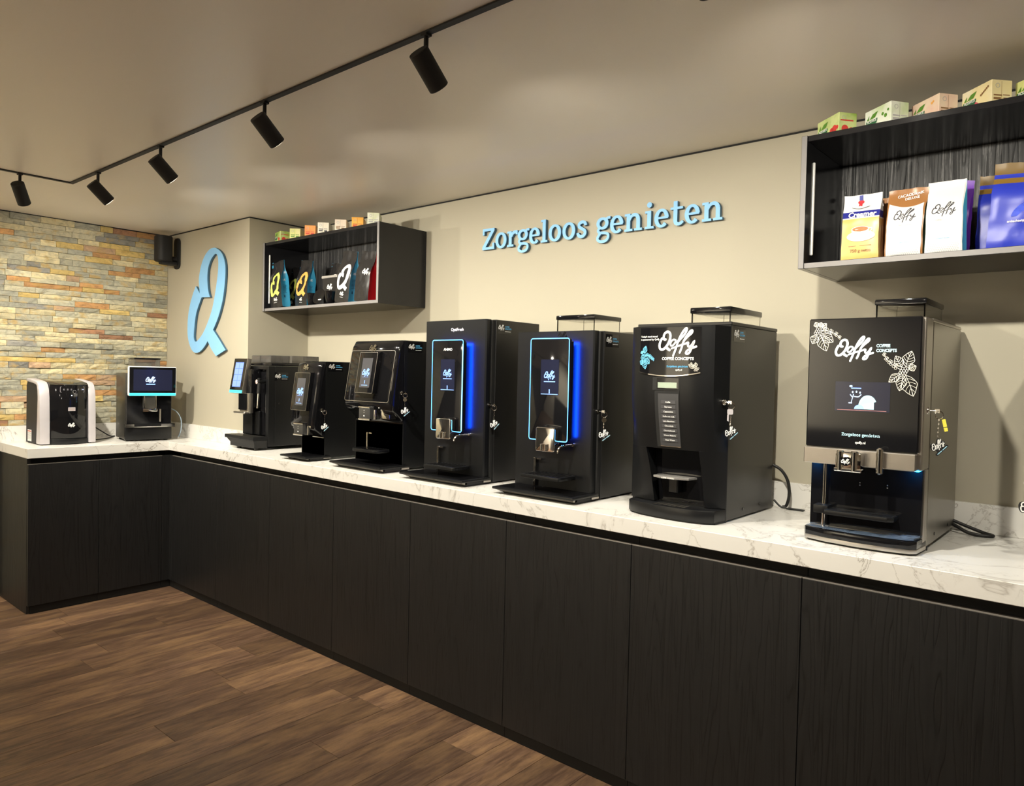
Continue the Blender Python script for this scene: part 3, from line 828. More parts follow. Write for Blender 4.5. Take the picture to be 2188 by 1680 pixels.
# ---- water dispenser with silver side frames, on the wing
def water_dispenser():
    t = thing('water_dispenser', 'black water dispenser with silver side frames standing before the stone wall', 'water dispenser', (-.29, -.513, ZT))
    ya, yb = -.662, -.366
    prof = [(-.162, ZT+.006), (-.166, 1.10), (-.172, 1.20), (-.180, 1.238), (-.197, 1.268), (-.222, 1.284), (-.30, 1.294), (-.405, 1.302)]
    inn = [(-.405, 1.285), (-.30, 1.277), (-.235, 1.268), (-.222, 1.258), (-.213, 1.235), (-.210, 1.20), (-.214, 1.10), (-.228, ZT+.006)]
    ring = prof+inn
    for a, b in ((ya, -.611), (-.405, yb)):
        B().prism(ring, 'xz', a, b, .003).done('side_frame', SILV, t)
    side = [(-.228, ZT+.004), (-.214, 1.10), (-.210, 1.20), (-.222, 1.258), (-.30, 1.277), (-.405, 1.285), (-.42, 1.26), (-.425, ZT+.004)]
    B().prism(side, 'xz', ya+.006, yb-.006).done('body', BLKM, t, smooth=0)
    def arc(b0, bulge, n=14):
        return [(-.178+bulge*(1-(2*i/n-1)**2), -.610+.204*i/n) for i in range(n+1)]
    fp = arc(0, .036)+[(-.24, -.406), (-.24, -.610)]
    B().prism(fp, 'xy', ZT+.034, 1.268, .003).done('front_panel', BLKG, t)
    bp = arc(0, .042)+[(-.24, -.406), (-.24, -.610)]
    B().prism([(x+.004, y) for x, y in bp], 'xy', ZT+.004, ZT+.033, .003).done('base_rim', BLK, t)
    top = []
    for x, z in ((-.172, 1.271), (-.20, 1.279), (-.30, 1.292), (-.40, 1.301)):
        top.append((x, z))
    tb = B()
    rings = []
    for i in range(15):
        y = -.610+.204*i/14; bl = .034*(1-(2*i/14-1)**2)
        rings.append([V((-.176+bl, y, 1.2685)), V((-.20, y, 1.281)), V((-.30, y, 1.292)), V((-.412, y, 1.301)), V((-.412, y, 1.26)), V((-.2, y, 1.262))])
    tb.loft(rings).done('top_cover', BLKG, t)
    def F(y, z, e=.001):
        def g(u, v, tt=0):
            k = (y+u+.610)/.204
            return V((-.178+.036*(1-(2*k-1)**2)+e+tt, y+u, z+v))
        return g
    f = F(-.497, 1.243)
    o = B().ribbon(rrect(-.066, .064, -.017, .015, .004), .0012, f, sm=1, closed=True).done('control_panel', SILV, t, smooth=0)
    k = B()
    for i in range(6):
        if i != 3: k.rect(-.053+.019*i, -.045+.019*i, -.006, .004, f)
    k.done('buttons', mat('button_grey', (.12, .12, .13), .4), t, smooth=0)
    B().ribbon([(.009*math.cos(a), .009*math.sin(a)) for a in [2*PI*i/16 for i in range(16)]], .001, fshift(f, .006, -.014), sm=1, closed=True).done('dial', SILV, t, smooth=0)
    B().disc(0, 0, .003, .003, F(-.506, 1.207, .0015), 10).disc(.052, -.001, .002, .002, F(-.493, 1.243, .0015), 10).done('led', mat('led_white', (.1, .1, .3), .3, emit=(.4, .5, 1), es=7), t, smooth=0)
    B().rect(-.009, .011, -.01, .008, F(-.486, 1.211, .0012)).done('sensor_window', mat('smoke_window', (.10, .10, .10), .2), t, smooth=0)
    f = F(-.505, 1.127)
    B().rect(-.019, .019, -.011, .011, f, .002, .002).done('display_frame', SILV, t, smooth=0)
    B().rect(-.016, .016, -.008, .008, F(-.505, 1.127, .0035)).done('display', mat('display_pink', (.42, .36, .36), .4), t, smooth=0)
    logo(t, F(-.505, 1.034), .036, WHITE, 1.5)
    fl = lambda u, v, tt=0: V((-.36+u, ya+.005-tt, 1.0+v))
    l = B().rect(-.035, .035, -.068, .0, fl).done('rating_label', WHITEP, t, smooth=0)
    fl2 = lambda u, v, tt=0: V((-.36+u, ya+.0042-tt, 1.0+v))
    B().rect(-.031, .031, -.012, -.006, fl2).done('label_stripe', mat('red_print', (.6, .12, .08), .5, nz=0), l, smooth=0)
    k = B()
    for j in range(7): k.rect(-.031, -.003, -.02-.006*j, -.0175-.006*j, fl2).rect(.002, .031, -.02-.006*j, -.0175-.006*j, fl2)
    k.done('label_print', GREYP, l, smooth=0)
    feet(t, (-.40, -.20), (-.64, -.39), .005)
water_dispenser()

# ---- coffee machine with landscape tablet, turned slightly in the corner
def tablet_machine():
    t = thing('coffee_machine', 'black coffee machine with white framed landscape tablet in the worktop corner', 'coffee machine', (-.131, -.071, ZT), rot=(0, 0, math.radians(81)), local=True)
    k = dict(local=True)
    w = .135
    B().box(-w, w, .0, .24, .012, .424, .004, 2).done('body', DKSTEEL, t)
    B().box(-w+.004, w-.004, -.012, .004, .105, .300, .003).done('front_panel', BLKG, t)
    B().prism([(-w, -.004), (-.085, -.022), (.085, -.022), (w, -.004), (w, .02), (-w, .02)], 'xy', .008, .088, .003).done('base_drawer', BLK, t)
    B().prism([(-w-.004, -.03), (w+.012, -.03), (w+.012, .005), (-w-.004, .005)], 'xy', .090, .108, .003).done('drip_tray', BLK, t)
    B().box(-w-.006, w+.014, -.0325, -.03, .087, .092).done('chrome_edge', CHROME, t, smooth=0)
    B().box(-w-.004, -.09, -.033, -.0305, .093, .107).box(.065, w+.012, -.033, -.0305, .093, .107).done('chrome_trim', CHROME, t, smooth=0)
    B().box(-.042, .035, -.045, .0, .205, .29, .006, 2).done('spout_housing', DKSTEEL, t)
    B().cyl((-.034, -.046, .19), (-.034, -.046, .285), .004, n=10).cyl((.028, -.046, .19), (.028, -.046, .285), .004, n=10).box(-.046, .038, -.052, -.01, .186, .204, .004, 2).done('coffee_spout', CHROME, t)
    B().cyl((.062, -.02, .12), (.062, -.02, .20), .005, n=12).done('hot_water_tube', STEEL, t)
    fr = B().box(-.131, .149, -.055, -.03, .284, .468, .010, 3).done('tablet_frame', WHITEP, t)
    f = fy(0, -.055, 0, .0008)
    B().rect(-.125, .143, .303, .4625, f, 0, .004).done('tablet_glass', BLKG, fr, smooth=0)
    f = fy(0, -.055, 0, .0014)
    s = B().rect(-.102, .122, .316, .448, f).done('screen', SCR_D, fr, smooth=0)
    B().rect(-.125, .143, .286, .302, f, 0, .004).done('led_bar', mat('led_cyan', (.05, .4, .4), .4, emit=(.03, .72, .85), es=1.1), fr, smooth=0)
    wb = B(); wordmark(wb, fy(-.004, -.055, .385, .002), .056, 1.5); wb.done('screen_logo', LIGHTB, t, smooth=0)
    B().rect(-.03, .022, .354, .360, fy(0, -.055, 0, .002)).done('screen_text', LOGOB, t, smooth=0)
    B().box(-.075, .075, .04, .2, .424, .512, .004, 2).done('bean_hopper', SMOKE, t)
    B().box(-.078, .078, .037, .203, .512, .522, .004, 2).done('hopper_lid', BLKG, t)
    feet(t, (), ())
    for x in (-.11, .11):
        for y in (.03, .21): B().cyl((x, y, 0), (x, y, .013), .012, n=12).done('foot', RUBBER, t)
tablet_machine()

# ---- coffee machine with tilted portrait tablet, steam wand and box-shaped tray
def steam_machine():
    t = thing('coffee_machine', 'black coffee machine with tilted lit menu tablet and steam wand by the corner wall edge', 'coffee machine', (.675, .33, ZT))
    x0, x1 = .553, .80
    B().box(x0, x1, .246, .555, ZT+.02, 1.405, .003).done('body', BLK, t)
    B().box(x1-.028, x1, .204, .2455, ZT+.02, 1.405, .002).box(x0, x0+.012, .204, .2455, ZT+.02, 1.405, .002).box(x0+.01, x1-.02, .204, .2455, 1.385, 1.405, .002).done('door_frame', BLK, t)
    B().box(x0+.013, x1-.029, .222, .2455, 1.0, 1.385).done('front_glass', BLKG, t, smooth=0)
    B().box(x0-.012, .645, .192, .222, 1.0, 1.16, .003).box(.645, .70, .206, .222, 1.0, 1.14, .003).done('front_cover', BLK, t)
    B().box(.548, .690, .160, .222, 1.16, 1.385, .006, 2).done('tower', BLKG, t)
    sp = B().box(.586, .694, .145, .172, 1.128, 1.245, .006, 2).done('spout_cover', STEEL, t)
    B().box(.582, .668, .140, .1448, 1.146, 1.243, .001).done('spout_window', BLKG, sp, smooth=0)
    B().box(.570, .694, .115, .1448, 1.126, 1.138, .003).done('spout_lip', STEEL, t)
    M = MX.Translation(V((.562, .150, 1.345))) @ MX.Rotation(math.radians(-9.5), 4, 'X')
    def tb(bld): bld.bm.transform(M); return bld
    tf = tb(B().box(-.072, .075, -.003, .026, -.104, .104, .005, 2)).done('tablet_frame', STEEL, t)
    g = lambda e: (lambda u, v, tt=0: M @ V((u, -.003-e-tt, v)))
    B().rect(-.069, .071, -.085, .101, g(.0006)).done('tablet_glass', BLKG, tf, smooth=0)
    s = B().rect(-.048, .046, -.068, .080, g(.0012)).done('screen', SCR_B, tf, smooth=0)
    for j in range(4):
        for i in range(2): B().rect(-.044+.046*i, -.003+.046*i, -.064+.036*j, -.032+.036*j, g(.0017)).done('menu_tile', SCR_L, tf, smooth=0)
    B().rect(-.070, .072, -.103, -.086, g(.0006)).done('led_bar', TEAL, tf, smooth=0)
    B().cyl((.745, .222, 1.315), (.745, .172, 1.315), .012, n=14).done('wand_joint', BLK, t)
    B().cyl((.745, .178, 1.31), (.745, .178, 1.335), .011, n=14, bev=.002).done('wand_cap', BLK, t)
    B().cyl((.745, .178, 1.305), (.743, .175, 1.245), .011, n=14).done('wand_grip', RUBBER, t)
    B().cyl((.743, .175, 1.245), (.740, .172, 1.16), .0065, n=12).done('steam_wand', CHROME, t)
    f = lambda u, v, tt=0: V((.730+u, .1705-tt, 1.313+v))
    B().disc(0, 0, .012, .012, f, 16, .002).done('warning_knob', WHITE, t, smooth=0)
    B().ribbon([(.0085*math.cos(a), .0085*math.sin(a)) for a in [2*PI*i/16 for i in range(16)]], .003, lambda u, v, tt=0: f(u, v, .0028), sm=1, closed=True).done('warning_ring', mat('red_print', (.6, .02, .02), .5, nz=0), t, smooth=0)
    B().box(.750, .768, .214, .2215, 1.13, 1.24, .002).done('side_light', SMOKE, t)
    B().box(x0+.005, .645, .235, .36, 1.425, 1.468, .003).done('bean_hopper', SMOKE, t)
    B().box(.655, .768, .235, .36, 1.425, 1.468, .003).done('bean_hopper', SMOKE, t)
    B().box(x0+.003, x1-.005, .225, .55, 1.408, 1.424, .004, 2).done('hopper_tray', BLKG, t)
    B().box(x0+.005, x1-.012, .362, .55, 1.425, 1.470, .004, 2).done('hopper_cover', SMOKE, t)
    ta = .478
    B().box(ta, x1-.001, .112, .2035, .978, .998, .002).done('tray_top', BLK, t)
    B().loft([[V(p) for p in ((ta+.05, .122, ZT+.014), (x1-.004, .122, ZT+.014), (x1-.004, .203, ZT+.014), (ta+.05, .203, ZT+.014))],
              [V(p) for p in ((ta+.05, .122, .955), (x1-.004, .122, .955), (x1-.004, .203, .955), (ta+.05, .203, .955))],
              [V(p) for p in ((ta+.02, .115, .977), (x1-.002, .115, .977), (x1-.002, .203, .977), (ta+.02, .203, .977))]]).done('tray_box', BLKM, t)
    g_ = B()
    for i in range(12): g_.box(ta+.03+.0235*i, ta+.044+.0235*i, .125, .188, .9982, .9992)
    g_.done('drip_grid', DKSTEEL, t, smooth=0)
    feet(t, (x0+.03, x1-.03), (.15, .52), .02)
    sticker(t, x1, .27, 1.345)
    B().cyl((x1-.001, .27, 1.19), (x1+.002, .27, 1.19), .006, n=14).done('side_lock', BLKG, t)
steam_machine()

# ---- two glossy machines with a forward leaning head
def head_machine(x0, x1, ztop, yf, prof, ytop, label, scr, logo_p, spout, tubx, tray, side_y, group=None, depth=.5):
    t = thing('coffee_machine', label, 'coffee machine', ((x0+x1)/2, (yf+depth)/2, ZT))
    B().box(x0, x1, side_y, depth, ZT+.012, ztop, .002).done('side_housing', BLK, t)
    B().box(x0+.004, x1-.003, yf, side_y, ZT+.012, prof[0][1]+.02).done('column', BLKS, t, smooth=0)
    rings = []
    n = 6
    for x, off in ((x0, .016), (x0+.004, .006), (x0+.016, 0), (x1-.016, 0), (x1-.004, .006), (x1, .016)):
        rings.append([V((x, y+(off if y < side_y-.01 else 0), z-(off*.3 if z > ztop-.04 else 0))) for y, z in prof])
    B().loft(rings).done('head', BLKG, t, smooth=50)
    # front line: y as a function of z on the leaning face
    fa, fb = prof[ytop[0]], prof[ytop[1]]
    Y = lambda z: fa[0]+(fb[0]-fa[0])*(z-fa[1])/(fb[1]-fa[1])
    return t, Y
def leaning_screen(t, Y, x0, x1, z0, z1, proud, ins):
    a, b = Y(z0)-proud, Y(z1)-proud
    body = [(a, z0), (a+proud+.01, z0), (b+proud+.01, z1), (b, z1)]
    o = B().prism(body, 'yz', x0, x1, .002).done('touch_screen', BLKG, t)
    f = fslope(0, lambda z: a+(b-a)*(z-z0)/(z1-z0), 0, .0008)
    B().ribbon(rrect(x0+.002, x1-.002, z0+.002, z1-.002, .004), .0016, f, sm=1, closed=True).done('screen_rim', STEEL, o, smooth=0)
    f2 = fslope(0, lambda z: a+(b-a)*(z-z0)/(z1-z0), 0, .0012)
    w = x1-x0; h = z1-z0
    B().rect(x0+w*ins, x1-w*ins, z0+h*.14, z1-h*.15, f2).done('screen', SCR_G, o, smooth=0)
    f3 = fslope((x0+x1)/2, lambda z: a+(b-a)*(z-z0)/(z1-z0), z0+h*.50, .0018)
    wb = B(); wordmark(wb, f3, w*.40, 1.3, sm=2); wb.done('screen_logo', LOGOB, t, smooth=0)
    f4 = fslope((x0+x1)/2, lambda z: a+(b-a)*(z-z0)/(z1-z0), z0+h*.20, .0018)
    B().rect(-w*.17, w*.17, -.002, 0, f4).disc(0, .012, .002, .006, f4, 10).disc(0, .02, .0025, .0025, f4, 8).rect(-w*.17, w*.17, h*.19, h*.194, f4).done('screen_text', LOGOB, t, smooth=0)
def spout_block(t, x0, x1, y0, y1, z0, z1):
    o = B().box(x0, x1, y0, y1, z0, z1, .005, 2).done('coffee_spout', mat('spout_grey', (.10, .10, .10), .28, metal=.6, nz=0), t)
    for za in (z0-.003, z1-.004): B().box(x0-.001, x1+.001, y0-.003, y0+.012, za, za+.007, .0015).done('spout_trim', CHROME, o)
    f = fy((x0+x1)/2, y0, (z0+z1)/2, .001)
    B().disc(0, -.012, .0045, .0035, f, 12).disc(0, .004, .0025, .0015, f, 10).disc(0, .014, .0018, .0018, f, 10).done('spout_mark', WHITE, o, smooth=0)
def two_glossy():
    # narrow one
    x0, x1 = 1.19, 1.40
    pr = [(.1722, 1.035), (.166, 1.038), (.135, 1.056), (.104, 1.082), (.095, 1.105), (.134, 1.40), (.142, 1.422), (.160, 1.433), (.1722, 1.433)]
    t, Y = head_machine(x0, x1, 1.433, .176, pr, (4, 5), 'narrow black coffee machine with small leaning touchscreen', None, None, None, None, None, .172, depth=.50)
    leaning_screen(t, Y, 1.222, 1.362, 1.176, 1.374, .024, .24)
    logo(t, fslope(1.283, Y, 1.402, .003), .044, CHROME, 1.0)
    spout_block(t, 1.255, 1.338, .080, .15, 1.050, 1.108)
    B().cyl((1.362, .098, 1.052), (1.362, .098, 1.098), .0075, n=14, bev=.001).box(1.358, 1.385, .096, .12, 1.092, 1.099).done('hot_water_spout', CHROME, t)
    B().box(1.30, x1-.002, .165, .1715, 1.036, 1.041).done('chrome_edge', CHROME, t, smooth=0)
    drip_tray(t, 1.185, 1.415, .045, .2, .944)
    lock(t, x1, .15, 1.181); sticker(t, x1, .215, 1.405)
    keyring(x1, .15, 1.181, 'keyring with logo tag on the narrow machine with small leaning touchscreen', 0, .082, .044, 34)
    # wide one
    x0, x1 = 1.62, 1.98
    pr = [(.2002, 1.140), (.198, 1.150), (.186, 1.162), (.160, 1.185), (.132, 1.205), (.120, 1.238), (.160, 1.478), (.168, 1.508), (.180, 1.526), (.192, 1.535), (.2002, 1.536)]
    t, Y = head_machine(x0, x1, 1.536, .205, pr, (5, 6), 'wide glossy black coffee machine with bulging mirror-like front', None, None, None, None, None, .200, depth=.50)
    f = fslope(0, Y, 0, .0012)
    fr = B().ribbon(rrect(x0+.012, x1-.016, 1.243, 1.487, .012), .0022, f, sm=1, closed=True).done('front_trim', STEEL, t, smooth=0)
    leaning_screen(t, Y, 1.735, 1.87, 1.282, 1.48, .026, .22)
    logo(t, fslope(1.797, Y, 1.499, .003), .050, CHROME, 1.0)
    spout_block(t, 1.766, 1.850, .105, .17, 1.158, 1.216)
    B().cyl((1.878, .115, 1.160), (1.878, .115, 1.206), .0075, n=14, bev=.001).done('hot_water_spout', CHROME, t)
    B().prism([(1.90, 1.165), (1.965, 1.165), (1.965, 1.185), (1.93, 1.19), (1.915, 1.205), (1.90, 1.208)], 'xz', .128, .17, .002).done('side_vent', CHROME, t)
    pole_shelf(t, 1.725, .195, 1.012, 1.088, 1.725, 1.925, .085, .185, 1.018, .035)
    drip_tray(t, 1.612, 1.998, .050, .225, .948)
    lock(t, x1, .185, 1.289); sticker(t, x1, .25, 1.505)
    keyring(x1, .185, 1.289, 'keyring with logo tag on the wide machine with the bulging mirror-like front', 3, .082, .046, 30)
two_glossy()

# ---- two tall machines with a blue lit glass panel
def blue_machine(x0, ztop, label, px0, px1, pz0, pz1, yd, pyf, sp, rail_x, shelf, tray, lock_p, brand, cyan):
    x1 = x0+.385
    t = thing('coffee_machine', label, 'coffee machine', (x0+.19, .33, ZT), 'tall machines with blue lit panels')
    B().box(x0+.012, x1, yd+.047, .53, ZT+.006, ztop, .002).done('side_housing', BLKS, t)
    B().box(x0+.012, x1-.006, yd+.030, yd+.047, ZT+.006, ztop-.004).done('door_gap', GAP, t, smooth=0)
    B().prism([(x0, yd+.004), (x0+.003, yd), (x1-.018, yd), (x1-.013, yd+.005), (x1-.013, yd+.030), (x0, yd+.030)], 'xy', ZT+.027, ztop, .0012, 1).done('door', BLK, t, smooth=25)
    # glass panel standing proud of the door, edge lit
    gy = yd-.020
    h = B().prism(rrect(px0+.010, px1-.008, pz0+.012, pz1-.010, .006), 'xz', pyf+.012, gy).done('panel_housing', BLKG, t)
    B().prism(rrect(px0+.05, px1-.05, pz0+.06, pz1-.06, .006), 'xz', gy, yd-.0003).done('panel_mount', BLKM, t)
    lf = lambda u, v, tt=0: V((u, gy+.0006, v))
    B().rect(px1-.024, px1-.010, pz0+.016, pz1-.014, lf).done('panel_light', LEDB, h, smooth=0)
    B().rect(px0+.012, px0+.026, pz0+.016, pz1-.014, lf).done('panel_light', LEDB, h, smooth=0)
    B().rect(px0+.026, px1-.024, pz1-.024, pz1-.014, lf).done('panel_light', LEDB, h, smooth=0)
    g = B().prism(rrect(px0, px1, pz0, pz1, .010), 'xz', pyf, pyf+.012, .001).done('glass_panel', BLKG, t)
    f = fy(0, pyf, 0, .0007)
    B().ribbon(rrect(px0+.002, px1-.002, pz0+.002, pz1-.002, .009), .0034, f, sm=1, closed=True).done('lit_edge', LEDE, g, smooth=0)
    if cyan: B().rect(px1-.006, px1-.0005, pz0+.01, pz1-.02, fy(0, pyf, 0, .0012)).done('lit_side', LEDC, g, smooth=0)
    cx = (px0+px1)/2+.003
    s = B().rect(cx-.043, cx+.043, 1.311, 1.446, f).done('screen', SCR_D, g, smooth=0)
    f3 = fy(0, pyf, 0, .0014)
    wb = B(); wordmark(wb, fshift(f3, cx, 1.386), .050, 1.25); wb.done('screen_logo', LOGOB, t, smooth=0)
    k = B().rect(cx-.027, cx+.027, 1.3605, 1.3635, f3).rect(cx-.04, cx+.04, 1.313, 1.3155, f3).disc(cx, 1.322, .0025, .006, f3, 10).disc(cx, 1.330, .003, .003, f3, 8)
    k.done('screen_text', LOGOB, t, smooth=0)
    if brand:
        b = B(); text(b, 'ANIMO', .016, fshift(f3, cx, 1.483), .02); b.done('lettering', WHITE, t, smooth=0)
        b = B(); text(b, 'OptiFresh', .019, fy(x0+.200, yd, 1.571), .004); b.done('lettering', WHITE, t, smooth=0)
    else:
        logo(t, fy(x0+.225, yd, 1.540), .042, CHROME, .8)
    # chrome spout cover
    a, b_, za, zb = sp
    ys = pyf-.035
    o = B().prism(rrect(a, b_, za, zb, .008), 'xz', ys, pyf-.0003, .003, 3).done('coffee_spout', CHROME, t)
    m = (a+b_)/2
    for dx in (-.011, .011): B().cyl((m+dx, ys-.003, za+.004), (m+dx, ys-.003, za+.030), .0065, n=14, bev=.002).done('nozzle', CHROME, t)
    # hot water pipe
    hx = x0+.292
    B().tube([(hx, yd, 1.124), (hx-.004, yd-.045, 1.124), (hx-.008, yd-.075, 1.120), (hx-.010, yd-.086, 1.108), (hx-.010, yd-.087, 1.098)], .0048, 10).done('water_pipe', CHROME, t)
    B().cyl((hx, yd, 1.124), (hx-.001, yd-.012, 1.124), .008, n=14).done('pipe_collar', CHROME, t)
    pole_shelf(t, rail_x, yd-.010, .951, 1.062, *shelf)
    drip_tray(t, x0+.0, x1+.004, .045, yd+.028, .948)
    feet(t, (x0+.05, x1-.03), (.50,), .007)
    lock(t, x1-.001, lock_p[0], lock_p[1]) if lock_p[0] > yd+.047 else B().cyl((x1-.0135, lock_p[0], lock_p[1]), (x1-.006, lock_p[0], lock_p[1]), .008, n=16).done('lock', CHROME, t)
    sticker(t, x1, yd+.085, ztop-.035)
    return t
def blue_pair():
    blue_machine(2.137, 1.618, 'tall black coffee machine with blue lit panel and no hopper', 2.231, 2.423, 1.134, 1.531, .190, .143, (2.298, 2.387, 1.104, 1.192), 2.243,
                 (2.255, 2.445, .075, .180, .992), None, (.215, 1.255), True, True)
    keyring(2.522-.0085, .215, 1.255, 'keyring with logo tag on the tall blue lit machine without hopper', 0, .078, .044, 40)
    t = blue_machine(2.690, 1.557, 'tall black coffee machine with blue lit panel and clear bean hopper on top', 2.803, 2.991, 1.136, 1.528, .182, .127, (2.865, 2.954, 1.098, 1.190), 2.802,
                     (2.815, 3.005, .062, .172, 1.010), None, (.212, 1.255), False, False)
    hopper(t, 2.775, 2.958, .33, .52, 1.557, 1.632)
    keyring(3.075-.0085, .212, 1.255, 'keyring with round medal and logo tag on the blue lit machine with hopper', 3, .082, .047, 28)
blue_pair()

# ---- arched sign machine
BTN = ['Koffie', 'Espresso', 'Cappuccino', 'Koffie met melk', 'Latte Macchiato', 'Chocolade', 'Chocolademelk', 'Wiener Melange', 'Heet Water']
def leaf(bld, a, b, wd, fm, lw=.0012, n=5):
    a, b = V((*a, 0)), V((*b, 0)); d = b-a; L = d.length; d.normalize(); p = V((-d.y, d.x, 0))
    prof = [0, .55, .92, 1, .82, .45, 0]
    for s in (1, -1):
        pts = [a+d*L*i/6+p*s*wd*prof[i]*(1+.10*((i*s) % 2)) for i in range(7)]
        bld.ribbon([(q.x, q.y) for q in pts], lw, fm, sm=3, cap=False)
        for i in range(1, n+1):
            k = i/(n+1.2); q0 = a+d*L*k; i1 = min(6, (k+.20)*6); w = prof[int(i1)]+(prof[min(6, int(i1)+1)]-prof[int(i1)])*(i1-int(i1))
            q1 = a+d*L*(k+.20)+p*s*wd*w*.95
            mid = (q0+q1)/2+d*-.03*L
            bld.ribbon([(q0.x, q0.y), (mid.x, mid.y), (q1.x, q1.y)], lw*.75, fm, sm=3, cap=False)
    bld.ribbon([(a.x, a.y), ((a.x+b.x)/2+p.x*wd*.1, (a.y+b.y)/2+p.y*wd*.1), (b.x, b.y)], lw, fm, sm=3, cap=False)
def berries(bld, pts, r, fm, lw=.001):
    for x, y in pts:
        bld.ribbon([(x+r*math.cos(2*PI*i/9), y+r*math.sin(2*PI*i/9)) for i in range(9)], lw, fm, sm=1, closed=True)
def sprig(bld, fm, c, dirs, stem, k=1.0, lw=.0012):
    """leaves radiate from c; stem is a chain of berry clusters"""
    for ang, L, w in dirs:
        a = math.radians(ang)
        leaf(bld, (c[0]+.012*k*math.cos(a), c[1]+.012*k*math.sin(a)), (c[0]+L*math.cos(a), c[1]+L*math.sin(a)), w, fm, lw)
    berries(bld, [(c[0]+.0065*k*i+.003*k*j, c[1]+.0058*k*j) for i in (-1, 0, 1) for j in (-1, 0, 1)], .0036*k, fm, lw)
    bld.ribbon(stem, lw, fm, sm=3, cap=False)
    for i, (x, y) in enumerate(stem[1:]):
        r = .0032*k*(1-.12*i)
        berries(bld, [(x-r*1.4, y), (x+r*1.1, y+r), (x+r*.3, y-r*1.6), (x-r*.2, y+r*1.9)], r, fm, lw*.8)
def arched_machine():
    x0, x1 = 3.250, 3.600
    t = thing('coffee_machine', 'matte black coffee machine with arched logo sign and a column of drink buttons', 'coffee machine', (3.425, .33, ZT))
    B().box(x0, x1, .168, .555, ZT+.006, 1.560, .002).done('side_housing', BLKS, t)
    B().box(x0+.002, x1, .172, .560, 1.5605, 1.572, .002).done('top_plate', BLKS, t, smooth=0)
    up = [(x0, .163), (3.275, .105), (3.300, .088), (3.35, .078), (3.425, .074), (3.50, .078), (3.552, .088), (3.575, .105), (x1, .163)]
    lo = [(x0, .163), (3.288, .150), (3.312, .140), (3.35, .134), (3.425, .131), (3.50, .134), (3.555, .140), (3.578, .150), (x1, .163)]
    def ring(z):
        k = 0 if z > 1.36 else min(1, (1.36-z)/.39)
        k = k*k*(3-2*k)
        return [(a[0]+(b[0]-a[0])*k, a[1]+(b[1]-a[1])*k) for a, b in zip(up, lo)]
    Yf = lambda x, z: (lambda R: next((R[i][1]+(R[i+1][1]-R[i][1])*(x-R[i][0])/(R[i+1][0]-R[i][0]) for i in range(8) if R[i][0] <= x <= R[i+1][0]), R[4][1]))(ring(z))
    zs = [1.556, 1.48, 1.40, 1.36, 1.32, 1.28, 1.24, 1.20, 1.15]
    B().loft([[V((x, y, z)) for x, y in ring(z)] for z in zs]).done('door', BLK, t, smooth=28)
    for pts, nm in (((0, 1, 2, 3), 'l'), ((5, 6, 7, 8), 'r')):
        rr = []
        for z in (1.150, 1.10, 1.04, ZT+.047):
            R = ring(z); p = [R[i] for i in pts]
            inx = 3.335+.022*(1.15-z)/.18 if nm == 'l' else 3.528+.012*(1.15-z)/.18
            if nm == 'l': p = [p[0], p[1], p[2], (inx, p[3][1])]; p.append((inx, .163))
            else: p = [(inx, .163), (inx, p[0][1]), p[1], p[2], p[3]]
            rr.append([V((*q, z)) for q in p])
        B().loft(rr).done('pillar', BLK, t, smooth=28)
    B().box(3.33, 3.53, .1645, .1675, ZT+.048, 1.15).done('alcove_back', BLKG, t, smooth=0)
    fs = lambda e: (lambda u, v, tt=0: V((u, Yf(u, v)-e-tt, v)))
    # sign with arched lower edge
    sa, sb, st = 3.318, 3.538, 1.551
    low = lambda u: 1.405-.012*(1-((u-3.428)/.11)**2)
    sg = B()
    N = 36
    vs = []
    for j in range(9):
        for i in range(N+1):
            u = sa+(sb-sa)*i/N; v = low(u)+(st-low(u))*j/8; vs.append(fs(.002)(u, v))
    sg.add(vs, [(j*(N+1)+i, j*(N+1)+i+1, (j+1)*(N+1)+i+1, (j+1)*(N+1)+i) for j in range(8) for i in range(N)])
    sign = sg.done('sign_panel', BLKG, t, smooth=60)
    B().ribbon([(sa+(sb-sa)*i/24, low(sa+(sb-sa)*i/24)-.001) for i in range(25)], .003, fs(.0040), sm=1).done('sign_trim', CHROME, sign, smooth=0)
    F = fs(.0040)
    logo(sign, fshift(F, 3.460, 1.502), .128, WHITE, 1.1)
    b = B(); text(b, 'COFFEE CONCEPTS', .0125, fshift(F, 3.462, 1.4445), .035, sx=1.0); b.done('lettering', WHITE, sign, smooth=0)
    b = B(); motto(b, fshift(F, 3.462, 1.4205), .075, 1.1); b.done('lettering', BLUEP, sign, smooth=0)
    b = B(); text(b, 'qoffy.nl', .008, fshift(F, 3.468, 1.410), .02); text(b, "Today's good mood", .0082, fshift(F, 3.322, 1.519), .02, 'LEFT'); text(b, 'is sponsored by Qoffy', .0082, fshift(F, 3.322, 1.5095), .02, 'LEFT'); b.done('lettering', WHITE, sign, smooth=0)
    b = B(); sprig(b, F, (3.334, 1.456), ((75, .036, .008), (-78, .043, .010), (115, .02, .006), (-110, .03, .007), (-45, .035, .009)), [(3.340, 1.456), (3.350, 1.459), (3.360, 1.456), (3.368, 1.450), (3.374, 1.446)], .9, .0016); b.done('flower_print', mat('cyan_print', (.16, .55, .85), .5, nz=0), sign, smooth=0)
    b = B(); sprig(b, F, (3.527, 1.415), ((150, .03, .006), (100, .022, .005)), [(3.525, 1.418), (3.517, 1.425), (3.510, 1.432)], .6, .0009); b.done('flower_print', CREAMP, sign, smooth=0)
    # recessed control column
    Fo = fs(.0012)
    rc = B().patch(3.372, 3.472, 1.345, 1.388, Fo, 6, 4).patch(3.380, 3.470, 1.155, 1.343, Fo, 6, 10).done('control_recess', GAP, t, smooth=60)
